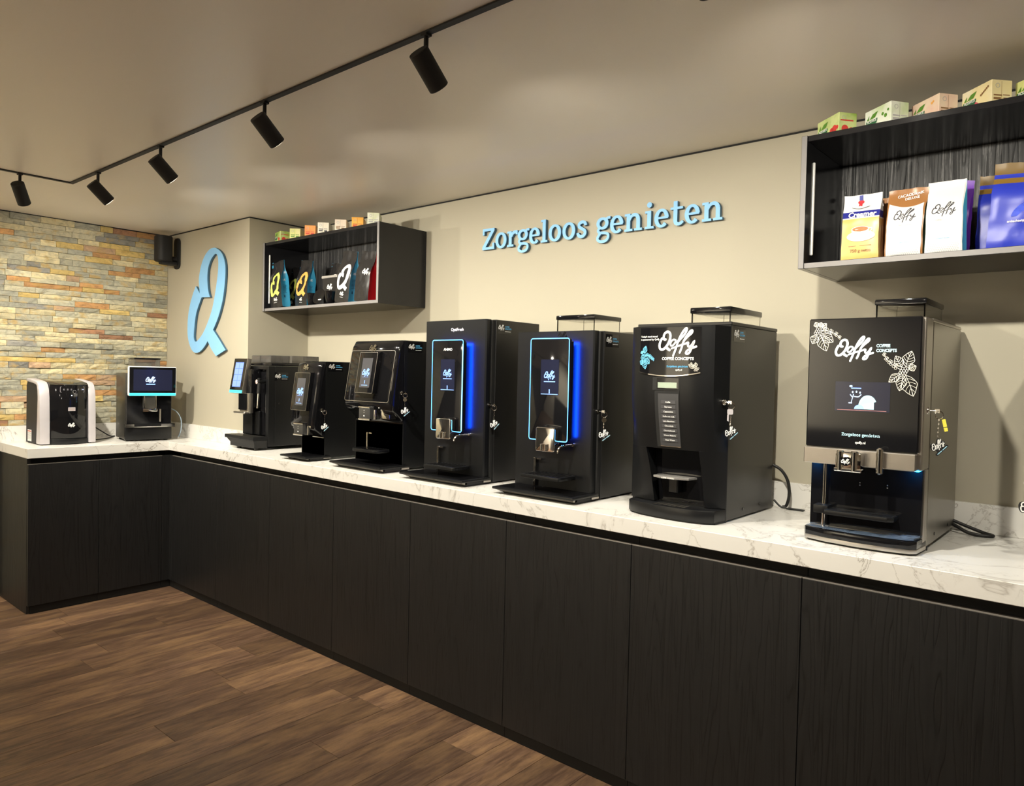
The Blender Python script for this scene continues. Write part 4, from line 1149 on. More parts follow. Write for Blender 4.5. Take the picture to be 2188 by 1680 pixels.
    B().patch(3.388, 3.468, 1.350, 1.385, fs(.0026), 6, 3).done('display_bezel', BLKG, t, smooth=60)
    B().patch(3.393, 3.462, 1.353, 1.371, fs(.0034), 6, 2).done('display', LCD, t, smooth=60)
    cp = B().patch(3.394, 3.468, 1.160, 1.334, fs(.0030), 6, 10).done('button_panel', mat('panel_grey', (.055, .055, .058), .35), t, smooth=60)
    B().ribbon([(3.394, 1.159), (3.468, 1.159)], .0025, fs(.0036), sm=1, cap=False).done('panel_trim', CHROME, cp, smooth=0)
    for i, s in enumerate(BTN):
        z = 1.3065-.0157*i
        o = B().patch(3.406, 3.458, z-.006, z+.006, fs(.0044), 4, 1).done('button', mat('button_face', (.075, .075, .08), .35), t, smooth=60)
        b = B(); text(b, s, .0072 if len(s) < 11 else .0064, fshift(fs(.0052), 3.432, z-.0025), .02); b.done('button_text', WHITE, o, smooth=0)
    # cup shelf in the alcove and curved base
    s = B().prism([(3.36, .160), (3.362, .115), (3.40, .100), (3.45, .102), (3.49, .118), (3.50, .160)], 'xy', 1.050, 1.058, .002).done('cup_shelf', mat('shelf_clear', (.32, .31, .30), .12, metal=.4), t)
    b = B(); text(b, 'KOFFIE  KANNEN', .006, fy(3.425, .100, 1.0515, .002), .02); b.done('lettering', WHITE, s, smooth=0)
    B().box(3.41, 3.445, .13, .164, 1.0, 1.05, .004).done('shelf_stem', BLK, t)
    base = [(3.262, .167), (3.268, .118), (3.285, .104), (3.33, .086), (3.39, .075), (3.45, .071), (3.51, .073), (3.556, .082), (3.590, .104), (3.5985, .167)]
    B().prism(base, 'xy', ZT+.006, ZT+.045, .003).done('base_tray', BLK, t)
    B().prism([(x, y+.008) for x, y in base], 'xy', ZT+.001, ZT+.006).done('base_foot', BLKM, t, smooth=0)
    g = B()
    for i in range(7):
        for j in range(4): g.box(3.38+.017*i, 3.392+.017*i, .088+.010*j, .095+.010*j, ZT+.0452, ZT+.0458)
    g.done('drip_grid', DKSTEEL, t, smooth=0)
    hopper(t, 3.425, 3.565, .235, .49, 1.5722, 1.628, .020)
    lock(t, 3.595, .140, 1.312) if False else B().cyl((3.586, .142, 1.312), (3.600, .134, 1.312), .009, n=18, bev=.0015).done('lock', CHROME, t)
    sticker(t, x1, .215, 1.532)
    k = B()
    for y in (.30, .44): k.cyl((x1-.001, y, ZT+.030), (x1+.0015, y, ZT+.030), .005, n=12)
    k.done('screw', BLKG, t)
    feet(t, (x0+.03, x1-.03), (.52,), .007)
    keyring(3.594, .136, 1.312, 'keyring with a flat grey key and logo tag on the machine with arched sign', 1, .092, .046, 34)
arched_machine()

# ---- steel sided machine
def steel_machine():
    x0, x1 = 3.866, 4.166
    t = thing('coffee_machine', 'large coffee machine with steel sides and white coffee leaf print on black glass', 'coffee machine', (4.01, .36, ZT))
    B().box(x0, x1, .212, .612, ZT+.012, 1.556, .002).done('side_housing', DKSTEEL if False else mat('steel_side', (.30, .285, .25), .30, metal=.9, nz=.03, ns=4), t)
    B().box(x0, x1, .210, .614, 1.5565, 1.566, .002).done('top_plate', STEEL, t, smooth=0)
    B().box(x0+.006, x1-.004, .205, .212, ZT+.012, 1.560).done('door_gap', GAP, t, smooth=0)
    B().box(x0, x1, .125, .205, 1.150, 1.564, .003).done('door', STEEL, t)
    B().box(x0-.001, x1-.008, .109, .1248, 1.197, 1.565, .003).done('door_glass', BLKG, t)
    B().box(x0-.001, x1-.010, .095, .1248, 1.150, 1.1955, .002).done('steel_band', STEEL, t)
    B().box(x0, x1, .172, .205, ZT+.030, 1.1495, .002).done('lower_body', STEEL, t)
    B().box(x0+.001, x1-.004, .160, .1718, ZT+.042, 1.1495, .001).done('lower_panel', BLKG, t)
    base = [(x0-.002, .205), (x0-.004, .13), (x0+.003, .118), (3.93, .098), (4.01, .090), (4.09, .094), (4.146, .106), (4.1605, .122), (x1, .205)]
    B().prism(base, 'xy', ZT+.018, ZT+.040, .002).done('base_tray', BLKG, t)
    B().prism([(x, y+.002) for x, y in base], 'xy', ZT+.006, ZT+.018, .001).done('base_rim', STEEL, t)
    B().prism([(x*.98+.08, y+.014) for x, y in base], 'xy', ZT+.0005, ZT+.006).done('base_foot', BLKM, t, smooth=0)
    # crumpled wrap on the tray
    r = random.Random(3); vs = []; fs = []
    nu, nv = 26, 8
    def edge(x): 
        for (a, b) in zip(base[1:-1], base[2:]):
            if a[0] <= x <= b[0]: return a[1]+(b[1]-a[1])*(x-a[0])/(b[0]-a[0])
        return .12
    for j in range(nv+1):
        for i in range(nu+1):
            x = x0+.002+(x1-x0-.003)*i/nu; ya = edge(x)+.002; y = ya+(.160-ya)*j/nv
            vs.append(V((x, y, ZT+.0425+(0 if j == 0 else r.uniform(0, .0035)*(1+1.6*(i/nu)**3)))))
    for j in range(nv):
        for i in range(nu):
            k = j*(nu+1)+i; fs.append((k, k+1, k+nu+2, k+nu+1))
    B().add(vs, fs).done('plastic_wrap', WRAP, t, smooth=20)
    f = fy(0, .109, 0, .0008)
    logo(t, fshift(f, 3.990, 1.478), .098, mat('lit_white', (.85, .9, .9), .5, emit=(.8, 1, 1), es=.55), 1.12)
    b = B(); text(b, 'COFFEE', .0115, fshift(f, 4.047, 1.4825), .035, 'LEFT', sx=.88); text(b, 'CONCEPTS', .0115, fshift(f, 4.047, 1.4695), .035, 'LEFT', sx=.88); b.done('lettering', mat('lit_pale', (.5, .75, .8), .5, emit=(.35, .75, .9), es=.5), t, smooth=0)
    b = B(); motto(b, fshift(f, 4.014, 1.2335), .100, 1.0); b.done('lettering', mat('lit_pale', (.5, .75, .8), .5), t, smooth=0)
    b = B(); text(b, 'qoffy.nl', .0095, fshift(f, 4.014, 1.213), .02); b.done('lettering', WHITE, t, smooth=0)
    b = B()
    sprig(b, f, (3.892, 1.530), ((-68, .062, .015), (-38, .052, .013), (-115, .040, .012), (75, .026, .007), (110, .028, .007), (45, .03, .007)), [(3.898, 1.530), (3.912, 1.532), (3.926, 1.527), (3.940, 1.520), (3.950, 1.511)], 1.0, .0013)
    b.done('flower_print', CREAMP, t, smooth=0)
    b = B()
    sprig(b, f, (4.118, 1.418), ((72, .056, .014), (118, .046, .011), (-70, .072, .018), (-140, .048, .010), (-100, .055, .012), (25, .032, .009)), [(4.110, 1.421), (4.096, 1.430), (4.084, 1.440), (4.074, 1.450), (4.068, 1.462)], 1.0, .0013)
    b.done('flower_print', CREAMP, t, smooth=0)
    s = B().rect(3.943, 4.086, 1.303, 1.386, f).done('screen', mat('screen_navy', (.008, .009, .02), .08, emit=(.05, .06, .14), es=.08), t, smooth=0)
    f2 = fy(0, .109, 0, .0014)
    ci = mat('screen_pale', (.2, .4, .45), .3, emit=(.62, .98, 1), es=.95)
    B().disc(4.030, 1.318, .024, .031, f2, 20, 0, .45, PI).slab([V((a, b_, 0)) for a, b_ in ((4.006, 1.318), (4.046, 1.318), (4.046, 1.342), (4.020, 1.345))], f2).rect(4.006, 4.046, 1.310, 1.319, f2).done('screen_picture', ci, t, smooth=0)
    f4 = fy(0, .109, 0, .0019)
    B().disc(4.008, 1.310, .013, .012, f4, 16, 0, 0, PI).rect(3.986, 4.012, 1.3665, 1.3695, f4).done('screen_picture', LOGOB, t, smooth=0)
    k = B()
    for x, dy in ((3.990, 0), (4.000, .001), (4.0095, -.001)): k.disc(x, 1.357+dy, .0022, .0032, f4, 10)
    k.ribbon([(3.984, 1.350), (3.990, 1.343), (3.9925, 1.351)], .0024, f4).ribbon([(3.991, 1.345), (3.987, 1.328)], .0018, f4).ribbon([(3.981, 1.3265), (3.988, 1.3265)], .003, f4).ribbon([(3.995, 1.345), (4.005, 1.344), (4.012, 1.350)], .0026, f4)
    k.disc(3.985, 1.3735, .0045, .0028, f4, 12).done('screen_picture', LIGHTB, t, smooth=0)
    B().rect(3.950, 4.078, 1.306, 1.3072, f4).done('screen_line', mat('screen_red', (.3, .1, .1), .3, emit=(.8, .45, .4), es=.5), t, smooth=0)
    # spouts
    sp = B().box(3.962, 4.030, .062, .095, 1.142, 1.190, .006, 2).done('coffee_spout', CHROME, t)
    B().cyl((3.975, .066, 1.138), (3.975, .066, 1.194), .010, n=14, bev=.002).cyl((4.012, .066, 1.138), (4.012, .066, 1.194), .010, n=14, bev=.002).box(3.960, 4.032, .058, .09, 1.137, 1.146, .002).done('nozzle', CHROME, sp)
    m = B().disc(3.993, 1.166, .0125, .0125, fy(0, .054, 0), 24, .002).done('badge', BLKG, t, smooth=0)
    logo(m, fshift(fy(0, .0515, 0), 3.993, 1.166), .022, WHITE, 1.3, sm=2)
    B().cyl((4.072, .082, 1.135), (4.072, .082, 1.208), .0095, n=18, bev=.004).done('hot_water_spout', CHROME, t)
    for x in (x0+.016, x1-.018): B().box(x-.01, x+.01, .128, .158, 1.1470, 1.1497).done('blue_lamp', mat('lamp_blue', (.02, .2, .5), .4, emit=(.01, .35, 1), es=40), t, smooth=0)
    # pole and shelf
    B().cyl((3.912, .140, ZT+.042), (3.912, .140, 1.1495), .0055, n=14).done('shelf_pole', CHROME, t)
    B().box(3.888, 3.930, .118, .158, 1.003, 1.027, .004, 2).done('shelf_clamp', BLK, t)
    s = B().prism([(3.925, .100), (4.09, .100), (4.105, .112), (4.105, .156), (3.925, .156)], 'xy', 1.004, 1.018, .003).done('cup_shelf', BLK, t)
    B().ribbon([(3.930, .104), (4.088, .104), (4.100, .114), (4.100, .152), (3.930, .152)], .0022, lambda u, v, tt=0: V((u, v, 1.0188)), sm=1, closed=True).done('shelf_rim', STEEL, s, smooth=0)
    B().disc(3.985, .128, .016, .008, lambda u, v, tt=0: V((u, v, 1.0185)), 16).disc(4.06, .13, .014, .008, lambda u, v, tt=0: V((u, v, 1.0185)), 16).done('cup_mark', BLKG, s, smooth=0)
    k = B()
    for x in (4.003, 4.075):
        for z in (1.098, 1.091): k.disc(x, z, .0018, .0018, fy(0, .160, 0), 10)
    k.done('sensor', mat('sensor_grey', (.3, .3, .33), .3), t, smooth=0)
    hopper(t, 3.985, 4.118, .335, .575, 1.566, 1.637, .017)
    B().cyl((x1-.001, .170, 1.312), (x1+.004, .170, 1.312), .010, n=18, bev=.001).done('lock', CHROME, t)
    k = B()
    for y in (.31, .50): k.cyl((x1-.001, y, ZT+.035), (x1+.0015, y, ZT+.035), .005, n=12)
    k.done('screw', BLKG, t)
    B().box(x1-.02, x1, .22, .23, ZT+.0005, ZT+.012).done('foot', RUBBER, t, smooth=0)
    feet(t, (x0+.03, x1-.03), (.25, .58), .012)
    keyring(x1, .170, 1.312, 'keyring with a yellow key label and logo tag on the steel sided machine', 2, .092, .046, 34)
steel_machine()

# ---- machine just outside the right edge; only its keyring reaches into the photo
def outside_machine():
    x0 = 4.412
    t = thing('coffee_machine', 'black coffee machine standing just outside the right edge of the photo', 'coffee machine', (x0+.17, .38, ZT))
    B().box(x0, x0+.34, .24, .58, ZT+.012, 1.56, .003).done('side_housing', BLK, t)
    B().box(x0+.045, x0+.34, .20, .238, 1.12, 1.56, .003).done('door', BLKG, t)
    B().box(x0+.045, x0+.33, .22, .239, ZT+.03, 1.118).done('lower_panel', BLKG, t, smooth=0)
    B().box(x0+.05, x0+.33, .12, .239, ZT+.008, ZT+.03, .004).done('drip_tray', BLK, t)
    B().box(x0+.14, x0+.21, .16, .20, 1.12, 1.17, .005).done('coffee_spout', CHROME, t)
    feet(t, (x0+.03, x0+.3), (.27, .55), .012)
    B().cyl((x0-.005, .262, 1.162), (x0+.002, .262, 1.162), .0085, n=16).done('lock', CHROME, t)
    kx, ky, kz = x0-.021, .262, 1.161
    k = thing('keyring', 'keyring with a silver key and logo tag cut off by the right edge', 'keyring', (kx, ky, kz), 'keyrings with logo tags')
    u = V((.93, .36, 0)); n = V((.36, -.93, 0))
    F = lambda c: (lambda a, b_, tt=0: V(c)+u*a+V((0, 0, 1))*b_+n*tt)
    B().cyl((kx+.018, ky, kz), (kx, ky, kz), .0018, n=8).box(kx-.004, kx+.004, ky-.001, ky+.001, kz-.008, kz+.008, .001).done('key', CHROME, k)
    c = V((kx, ky, kz-.014))
    B().tube([c+u*.006*math.cos(a)+V((0, 0, .010*math.sin(a))) for a in [2*PI*i/14 for i in range(14)]], .0012, 6, True, 1).done('split_ring', CHROME, k)
    f = F(c+n*.003+V((0, 0, -.020)))
    B().slab([p for p in cat([V((a, b_, 0)) for a, b_ in ((-.015, .002), (-.010, .011), (.010, .011), (.015, .002), (.006, -.009), (-.006, -.009))], 3, True)], f, .0018).slab([V((a, b_, 0)) for a, b_ in ((-.004, -.006), (.006, -.006), (.006, -.026), (-.001, -.028))], f, .0018).done('spare_key', SILV, k, smooth=0)
    cc = B()
    for i in range(6): cc.box(kx-.009, kx-.005, ky-.001, ky+.001, kz-.030-.006*i, kz-.026-.006*i, .0008)
    cc.done('chain', CHROME, k)
    s = .050
    f = frot(F(V((kx+.002, ky, kz-.088))), .45)
    back = [(-.56, -.06), (-.50, .18), (-.36, .31), (-.20, .28), (-.06, .16), (.10, .32), (.24, .41), (.40, .34), (.44, .12), (.54, .02), (.54, -.16), (.40, -.30), (.20, -.34), (-.05, -.40), (-.2, -.27), (-.48, -.25)]
    o = B().slab([p*s for p in cat([V((*p, 0)) for p in back], 3, True)], f, .003).slab([V((a, b_, 0)) for a, b_ in rrect(-.5*s, .5*s, -.6*s, -.42*s, .08*s)], f, .003).slab([V((a*s, b_*s, 0)) for a, b_ in ((-.3, -.5), (.3, -.5), (.3, -.2), (-.3, -.2))], f, .003).done('logo_tag', BLKM, k, smooth=0)
    logo(o, lambda a, b_, tt=0: f(a, b_, .0036+tt), s*.98, WHITE, 1.15, sm=2)
    B().rect(-.42*s, .42*s, -.54*s, -.48*s, lambda a, b_, tt=0: f(a, b_, .0036)).done('tag_print', mat('tag_blue', (.35, .62, .75), .4, nz=0), o, smooth=0)
outside_machine()

# ---- cables and hose lying on the worktop
def cables():
    r = .0045
    o = thing('power_cable', 'thin black cable looping between the water dispenser and the tablet machine', 'cable', (-.33, -.27, ZT))
    B().tube([(-.38, -.372, ZT+.06), (-.385, -.34, ZT+.085), (-.39, -.30, ZT+.082), (-.38, -.26, ZT+.055), (-.36, -.215, ZT+.022), (-.345, -.19, ZT+.02), (-.34, -.215, ZT+.012), (-.33, -.27, ZT+.006), (-.32, -.33, ZT+.006), (-.33, -.355, ZT+.02), (-.35, -.368, ZT+.04)], .0035, 8).done('cord', RUBBER, o)
    o = thing('power_cable', 'thick black cable curving down behind the machine with arched sign', 'cable', (3.66, .57, ZT))
    B().tube([(3.59, .568, 1.08), (3.625, .575, 1.06), (3.648, .58, 1.02), (3.652, .583, .97), (3.642, .585, ZT+.012), (3.63, .58, ZT+.0075)], .0055, 10).tube([(3.60, .575, ZT+.03), (3.625, .575, ZT+.008), (3.645, .58, ZT+.006)], .0035, 8).done('cord', RUBBER, o)
    B().box(3.645, 3.705, .575, .597, ZT+.0005, ZT+.005, .001).done('cable_clip', RUBBER, o)
    o = thing('power_cable', 'black cable looped on the worktop behind the steel sided machine', 'cable', (4.24, .56, ZT))
    B().tube([(4.16, .600, ZT+.035), (4.20, .597, ZT+.022), (4.25, .590, ZT+.008), (4.275, .575, ZT+.006), (4.27, .560, ZT+.006), (4.24, .550, ZT+.006), (4.21, .553, ZT+.010), (4.18, .567, ZT+.022), (4.15, .590, ZT+.03)], .0055, 10).done('cord', RUBBER, o)
    o = thing('water_hose', 'thin pale blue hose bending down to the worktop beside the tablet machine', 'hose', (-.10, .13, ZT))
    B().tube([(-.19, .098, 1.115), (-.165, .122, 1.095), (-.145, .140, 1.05), (-.145, .143, .99), (-.155, .138, .95), (-.165, .134, .934)], .0032, 8).done('tube', TUBE, o)
    B().cyl((-.165, .134, .936), (-.170, .132, ZT+.001), .0034, n=10).done('hose_end', WHITEP, o)
cables()

# ================================================================== WALL SHELF BOXES AND WHAT THEY HOLD
def shelf_box(x0, x1, yf, z0, z1, label, strip):
    t = thing('wall_shelf_box', label, 'wall shelf', ((x0+x1)/2, YB-.16, z0), 'open black wall shelf boxes')
    k = .018; yb = YB-.0008
    B().box(x0, x0+k, yf-.004, yb, z0, z1, .0008).done('side_panel', CABI, t, smooth=0)
    B().box(x1-k, x1, yf-.004, yb, z0, z1, .0008).done('side_panel', CABI, t, smooth=0)
    B().box(x0+k, x1-k, yf, yb, z1-k, z1-.0005, .0008).done('top_panel', CABI, t, smooth=0)
    B().box(x0+k, x1-k, yf, yb, z0+.0005, z0+k, .0008).done('bottom_panel', CABI, t, smooth=0)
    B().box(x0+k, x1-k, yb-.018, yb, z0+k, z1-k).done('back_panel', 'black_ash_back', t, smooth=0)
    for x in (x0, x1-k):
        B().rect(x+.001, x+k-.001, z0+.001, z1-.001, fy(0, yf-.004, 0, .0004)).done('edge_band_or_glint', EDGE, t, smooth=0)
    B().rect(x0+k, x1-k, z0+.0015, z0+k-.001, fy(0, yf, 0, .0004)).done('edge_band_or_glint', EDGE, t, smooth=0)
    for x in (x0+k+.03, x1-k-.03, (x0+x1)/2):
        for z in (z0+.245, z0+.285):
            B().cyl((x, yb-.018, z), (x, yb-.024, z), .009, r2=.006, n=16).done('bolt_cap', BLKG, t)
    B().cyl((x0+k, yf+strip, z0+.05), (x0+k, yf+strip, z1-.07), .0052, n=10, bev=.002).done('led_profile', mat('led_profile', (.75, .75, .73), .35), t)
    return t
ZS = 1.738+.0183
shelf_box(.533, 1.636, .319, 1.738, 2.153, 'open black wall shelf box with dark and blue coffee bags, near the corner', .03)
shelf_box(3.770, 4.887, .270, 1.738, 2.153, 'open black wall shelf box with creamer and blue coffee bags at right edge', .06)

def bag(label, pos, w, d, h, front, side, art=None, tilt=0, rot=0, seed=0, group=None, crump=.0055, seal=.10, gus=.012, cat_='coffee bag', nm='coffee_bag', widen=0, lean=0):
    t = thing(nm, label, cat_, pos, group, (math.radians(lean), math.radians(tilt), math.radians(rot)), local=True)
    NT, NF, NS = 20, 12, 4
    s0 = V((seed*3.7, seed*1.3, seed*2.1))
    def hd(tt):
        if tt < .06: return d/2*(.88+.12*tt/.06)
        if tt < .55: return d/2
        if tt < 1-seal:
            k = (tt-.55)/(.45-seal); k = k*k*(3-2*k); return d/2*(1-k)+.003*k
        return .003
    def hw(tt): return w/2*(1-.035*math.sin(PI*min(1, tt*1.1))+widen*max(0, tt-.5))
    def cr(p, a=1): return crump*a*MN.noise(p*22+s0)+crump*.6*MN.noise(p*55+s0)
    def P(u, tt, sgn):
        a = hw(tt); x = u*a
        y = sgn*hd(tt)*(1-.10*u**4)
        q = V((x, y, tt*h))
        e = 1-abs(u)**6*.6
        if tt < .02: e = 0
        return q+V((cr(q+V((5, 0, 0)))*.5 if tt > .02 else 0, cr(q)*e, (cr(q+V((0, 9, 0)))*1.2 if tt > .9 else 0)))
    def S(k, tt, sgn):
        a, b = P(sgn, tt, -1), P(sgn, tt, 1); q = a.lerp(b, k)
        g = gus*min(1, .25+tt*1.2)*(1-abs(2*k-1))
        return q-V((sgn*g, 0, 0))
    pb = B()
    for sgn in (-1, 1):
        vs = [P(-1+2*i/NF, j/NT, sgn) for j in range(NT+1) for i in range(NF+1)]
        fs = [(j*(NF+1)+i, j*(NF+1)+i+1, (j+1)*(NF+1)+i+1, (j+1)*(NF+1)+i) for j in range(NT) for i in range(NF)]
        pb.add(vs, fs if sgn < 0 else [f[::-1] for f in fs])
    bt = [P(-1+2*i/NF, 0, -1) for i in range(NF+1)]+[P(1-2*i/NF, 0, 1) for i in range(NF+1)]
    pb.add(bt, [tuple(range(len(bt)))[::-1]])
    pb.done('pouch', front, t, smooth=45)
    for sgn in (-1, 1):
        vs = [S(i/NS, j/NT, sgn) for j in range(NT+1) for i in range(NS+1)]
        fs = [(j*(NS+1)+i, j*(NS+1)+i+1, (j+1)*(NS+1)+i+1, (j+1)*(NS+1)+i) for j in range(NT) for i in range(NS)]
        B().add(vs, fs if sgn > 0 else [f[::-1] for f in fs]).done('side_gusset', side, t, smooth=45)
    fm = lambda u, v, tt=0: P(max(-1, min(1, u/hw(min(1, max(0, v/h))))), min(1, max(0, v/h)), -1)+V((0, -.0018-tt, 0))
    fs_ = lambda u, v, tt=0: S(min(1, max(0, .5+u/max(.006, 2*hd(v/h)))), min(1, max(0, v/h)), 1)+V((.0012, 0, 0))
    if art: art(t, fm, fs_)
    return t

def brush_q(bld, fm, k):
    g = lambda u, v, t=0: fm((u+.344)*k*1.9, (v-.04)*k*1.9, t)
    bld.ribbon(LG['Q'], .075, g, sm=4, cap=False); bld.ribbon(LG['Qt'], .085, g, sm=1, cap=False)
fscale2 = lambda fm, k: (lambda u, v, t=0: fm(u*k*.8, v*k, t))
def dark_art(col, h, small=True):
    def a(t, fm, fs):
        b = B(); brush_q(b, fshift(fm, 0, h*.50), h*.50); b.done('letter_print', col, t, smooth=0, local=True)
        b = B(); wordmark(b, fshift(fm, .005, h*.18), .032, 1.4, sm=2); b.rect(-.010, .018, h*.11, h*.115, fm).done('wordmark', WHITE, t, smooth=0, local=True)
        b = B(); wordmark(b, fshift(fs, .0, h*.58), .022, 1.3, sm=2); b.done('wordmark', mat('pale_print', (.6, .8, .9), .5, nz=0), t, smooth=0, local=True)
        b = B()
        for j in range(7): b.rect(-.016, .014-.003*(j % 3), h*(.46-.026*j), h*(.467-.026*j), fs)
        b.rect(-.010, .002, h*.20, h*.25, fs).done('side_print', mat('blue_dark_print', (.012, .10, .2), .5, nz=0), t, smooth=0, local=True)
    return a
LIME = mat('lime_print', (.62, .72, .16), .5, nz=0); ORNG = mat('orange_print', (.85, .42, .10), .5, nz=0)
g1 = 'dark coffee bags in the left shelf box'
bag('dark coffee bag with lime brush letter, leftmost in the left shelf box', (.648, .368, ZS), .128, .062, .285, DARKF, BLUEF, dark_art(LIME, .285), -7, 0, 1, g1)
bag('dark coffee bag with orange brush letter and blue side in left shelf box', (.800, .435, ZS), .122, .062, .285, DARKF, BLUEF, dark_art(ORNG, .285), 4, 0, 2, g1)
bag('dark coffee bag with white brush letter leaning right in left shelf box', (1.283, .372, ZS), .124, .064, .285, DARKF, mat('blue_foil_bright', (.05, .36, .62), .3, nz=.08), dark_art(WHITE, .285), 9, 0, 3, g1, .003)
def red_art(t, fm, fs):
    b = B(); wordmark(b, fshift(fm, .022, .16), .05, 1.6, sm=2); b.done('wordmark', WHITE, t, smooth=0, local=True)
bag('dark coffee bag with shiny red side leaning at the right of the left shelf box', (1.452, .375, ZS), .122, .066, .268, DARKF, RED, red_art, 7, 0, 4, g1, .003)
bag('dark coffee bag half hidden behind the leftmost lime letter bag', (.602, .492, ZS), .088, .055, .262, DARKF, BLUEF, dark_art(LIME, .26), 3, 0, 5, g1)
bag('dark blue-sided coffee bag at the back behind the left black cup', (.985, .515, ZS), .092, .06, .262, DARKF, BLUEF, dark_art(WHITE, .26), 3, 0, 6, g1)
bag('dark blue-sided coffee bag at the back above the black carton with logo', (1.118, .520, ZS), .092, .06, .258, DARKF, BLUEF, dark_art(WHITE, .26), 3, 0, 7, g1)
bag('blue-sided coffee bag at the back right corner of the left shelf box', (1.565, .545, ZS), .085, .05, .20, DARKF, BLUEF, None, 0, 0, 8, g1)

def carton():
    t = thing('carton', 'black carton with white rim and logo among the dark coffee bags', 'box', (1.10, .43, ZS))
    b, s = .070, .060
    B().loft([[V((1.10+a*s, .43+c*.028, ZS)) for a, c in ((-1, -1), (1, -1), (1, 1), (-1, 1))], [V((1.10+a*b, .43+c*.032, ZS+.155)) for a, c in ((-1, -1), (1, -1), (1, 1), (-1, 1))]]).done('body', DARKF, t, smooth=0)
    B().box(1.10-b-.004, 1.10+b+.004, .43-.036, .43+.036, ZS+.1552, ZS+.170, .002).done('rim', mat('silver_foil', (.70, .68, .66), .25, metal=.6), t, smooth=0)
    f = lambda u, v, tt=0: V((1.10+u, .43-.028-.004*v/.155-.0012, ZS+v))
    logo(t, fshift(f, 0, .105), .048, WHITE, 1.6)
    B().rect(-.02, .02, .077, .079, f).done('print_line', BLUEP, t, smooth=0)
carton()
def cup(x, y, label):
    t = thing('cup', label, 'cup', (x, y, ZS), 'black cups in the left shelf box')
    pr = [(.0, .001), (.020, .001), (.0225, .004), (.029, .04), (.0325, .068), (.0335, .070), (.0315, .070), (.027, .04), (.020, .008), (.0, .006)]
    pr = [(max(r, .0004), z) for r, z in pr]
    B().lathe([(r, z) for r, z in pr], (x, y, ZS), 28).done('bowl', BLKG, t)
    B().tube([(x+.030, y+.010, ZS+.056), (x+.046, y+.016, ZS+.052), (x+.047, y+.016, ZS+.034), (x+.028, y+.010, ZS+.022)], .0032, 8).done('handle', BLKG, t)
cup(.985, .362, 'glossy black cup in front of the orange letter bag'); cup(1.168, .356, 'glossy black cup in front of the black carton')
def saucer():
    t = thing('saucer', 'black saucer standing on edge between the two black cups', 'saucer', (1.075, .372, ZS), rot=(math.radians(-68), 0, math.radians(8)), local=True)
    t.rotation_euler = (math.radians(70), 0, math.radians(6)); t.location = (1.075, .352, ZS+.0455)
    b = B().lathe([(.0005, 0), (.022, 0), (.045, .008), (.046, .0095), (.043, .0098), (.022, .004), (.0005, .004)], (0, 0, 0), 32)
    b.done('plate', BLKG, t, local=True)
    B().rect(.006, .030, -.026, -.019, lambda u, v, tt=0: V((u, v, .0105))).done('print', WHITE, t, smooth=0, local=True)
saucer()

# ---- right shelf box
zbands('creamer_print', [(0, (.62, .40, .12)), (.128, (.66, .65, .62)), (.1300, (.015, .02, .22)), (.152, (.66, .655, .64))], .35)
CUPW = mat('cup_print', (.90, .88, .84), .5, nz=0)
def creamer_art(t, fm, fs):
    b = B(); text(b, 'Creamer', .0235, fshift(fm, .004, .1335), .03, sx=.92); b.done('lettering', WHITE, t, smooth=0, local=True)
    b = B(); text(b, '750 g netto', .0125, fshift(fm, .004, .026), .012); b.rect(-.03, .034, .044, .0455, fm).done('lettering', mat('brown_print', (.25, .13, .05), .5, nz=0), t, smooth=0, local=True)
    f1 = lambda u, v, tt=0: fm(u, v, .0004)
    f2 = lambda u, v, tt=0: fm(u, v, .0008)
    f3 = lambda u, v, tt=0: fm(u, v, .0012)
    b = B().disc(.004, .074, .040, .016, f1, 28).disc(.002, .095, .025, .027, f2, 24, 0, PI, 2*PI).disc(.002, .095, .025, .009, f2, 24)
    b.ribbon([(.025, .096), (.034, .096), (.033, .088), (.024, .084)], .003, f2); b.done('cup_print', CUPW, t, smooth=0, local=True)
    B().disc(.002, .095, .0225, .0075, f3, 24).done('coffee_print', mat('coffee_print', (.45, .14, .04), .5, nz=.5, ns=90), t, smooth=0, local=True)
    b = B().disc(-.004, .182, .009, .0065, f1, 16).slab([V((a, b_, 0)) for a, b_ in ((-.008, .178), (.000, .178), (.001, .168), (-.004, .171), (-.009, .168))], f1); b.done('seal_print', mat('seal_red', (.6, .02, .03), .5, nz=0), t, smooth=0, local=True)
    B().rect(-.010, .001, .188, .204, f1).done('ribbon_print', mat('navy_print', (.02, .03, .25), .5, nz=0), t, smooth=0, local=True)
    B().ribbon([(-.028, .166), (-.004, .160), (.022, .166)], .0012, f1).done('print_line', DARKP, t, smooth=0, local=True)
g2 = 'creamer bags in the right shelf box'
for i, (lb, dx, dy) in enumerate((('front white and yellow creamer bag with cup picture in right shelf box', 0, 0), ('creamer bag standing just behind the front creamer bag', -.010, .066), ('creamer bag furthest back behind the two other creamer bags', -.022, .132))):
    bag(lb, (3.938+dx, .338+dy, ZS), .108, .060, .206-.004*i, 'creamer_print', 'creamer_print', creamer_art, -2 if i else 0, 0, 11+i, g2, .0025, .05, .004, 'creamer bag', 'creamer_bag')
BROWN = mat('brown_foil', (.30, .135, .045), .30, nz=.12)
PANELW = mat('panel_white', (.66, .66, .65), .45, nz=.015)
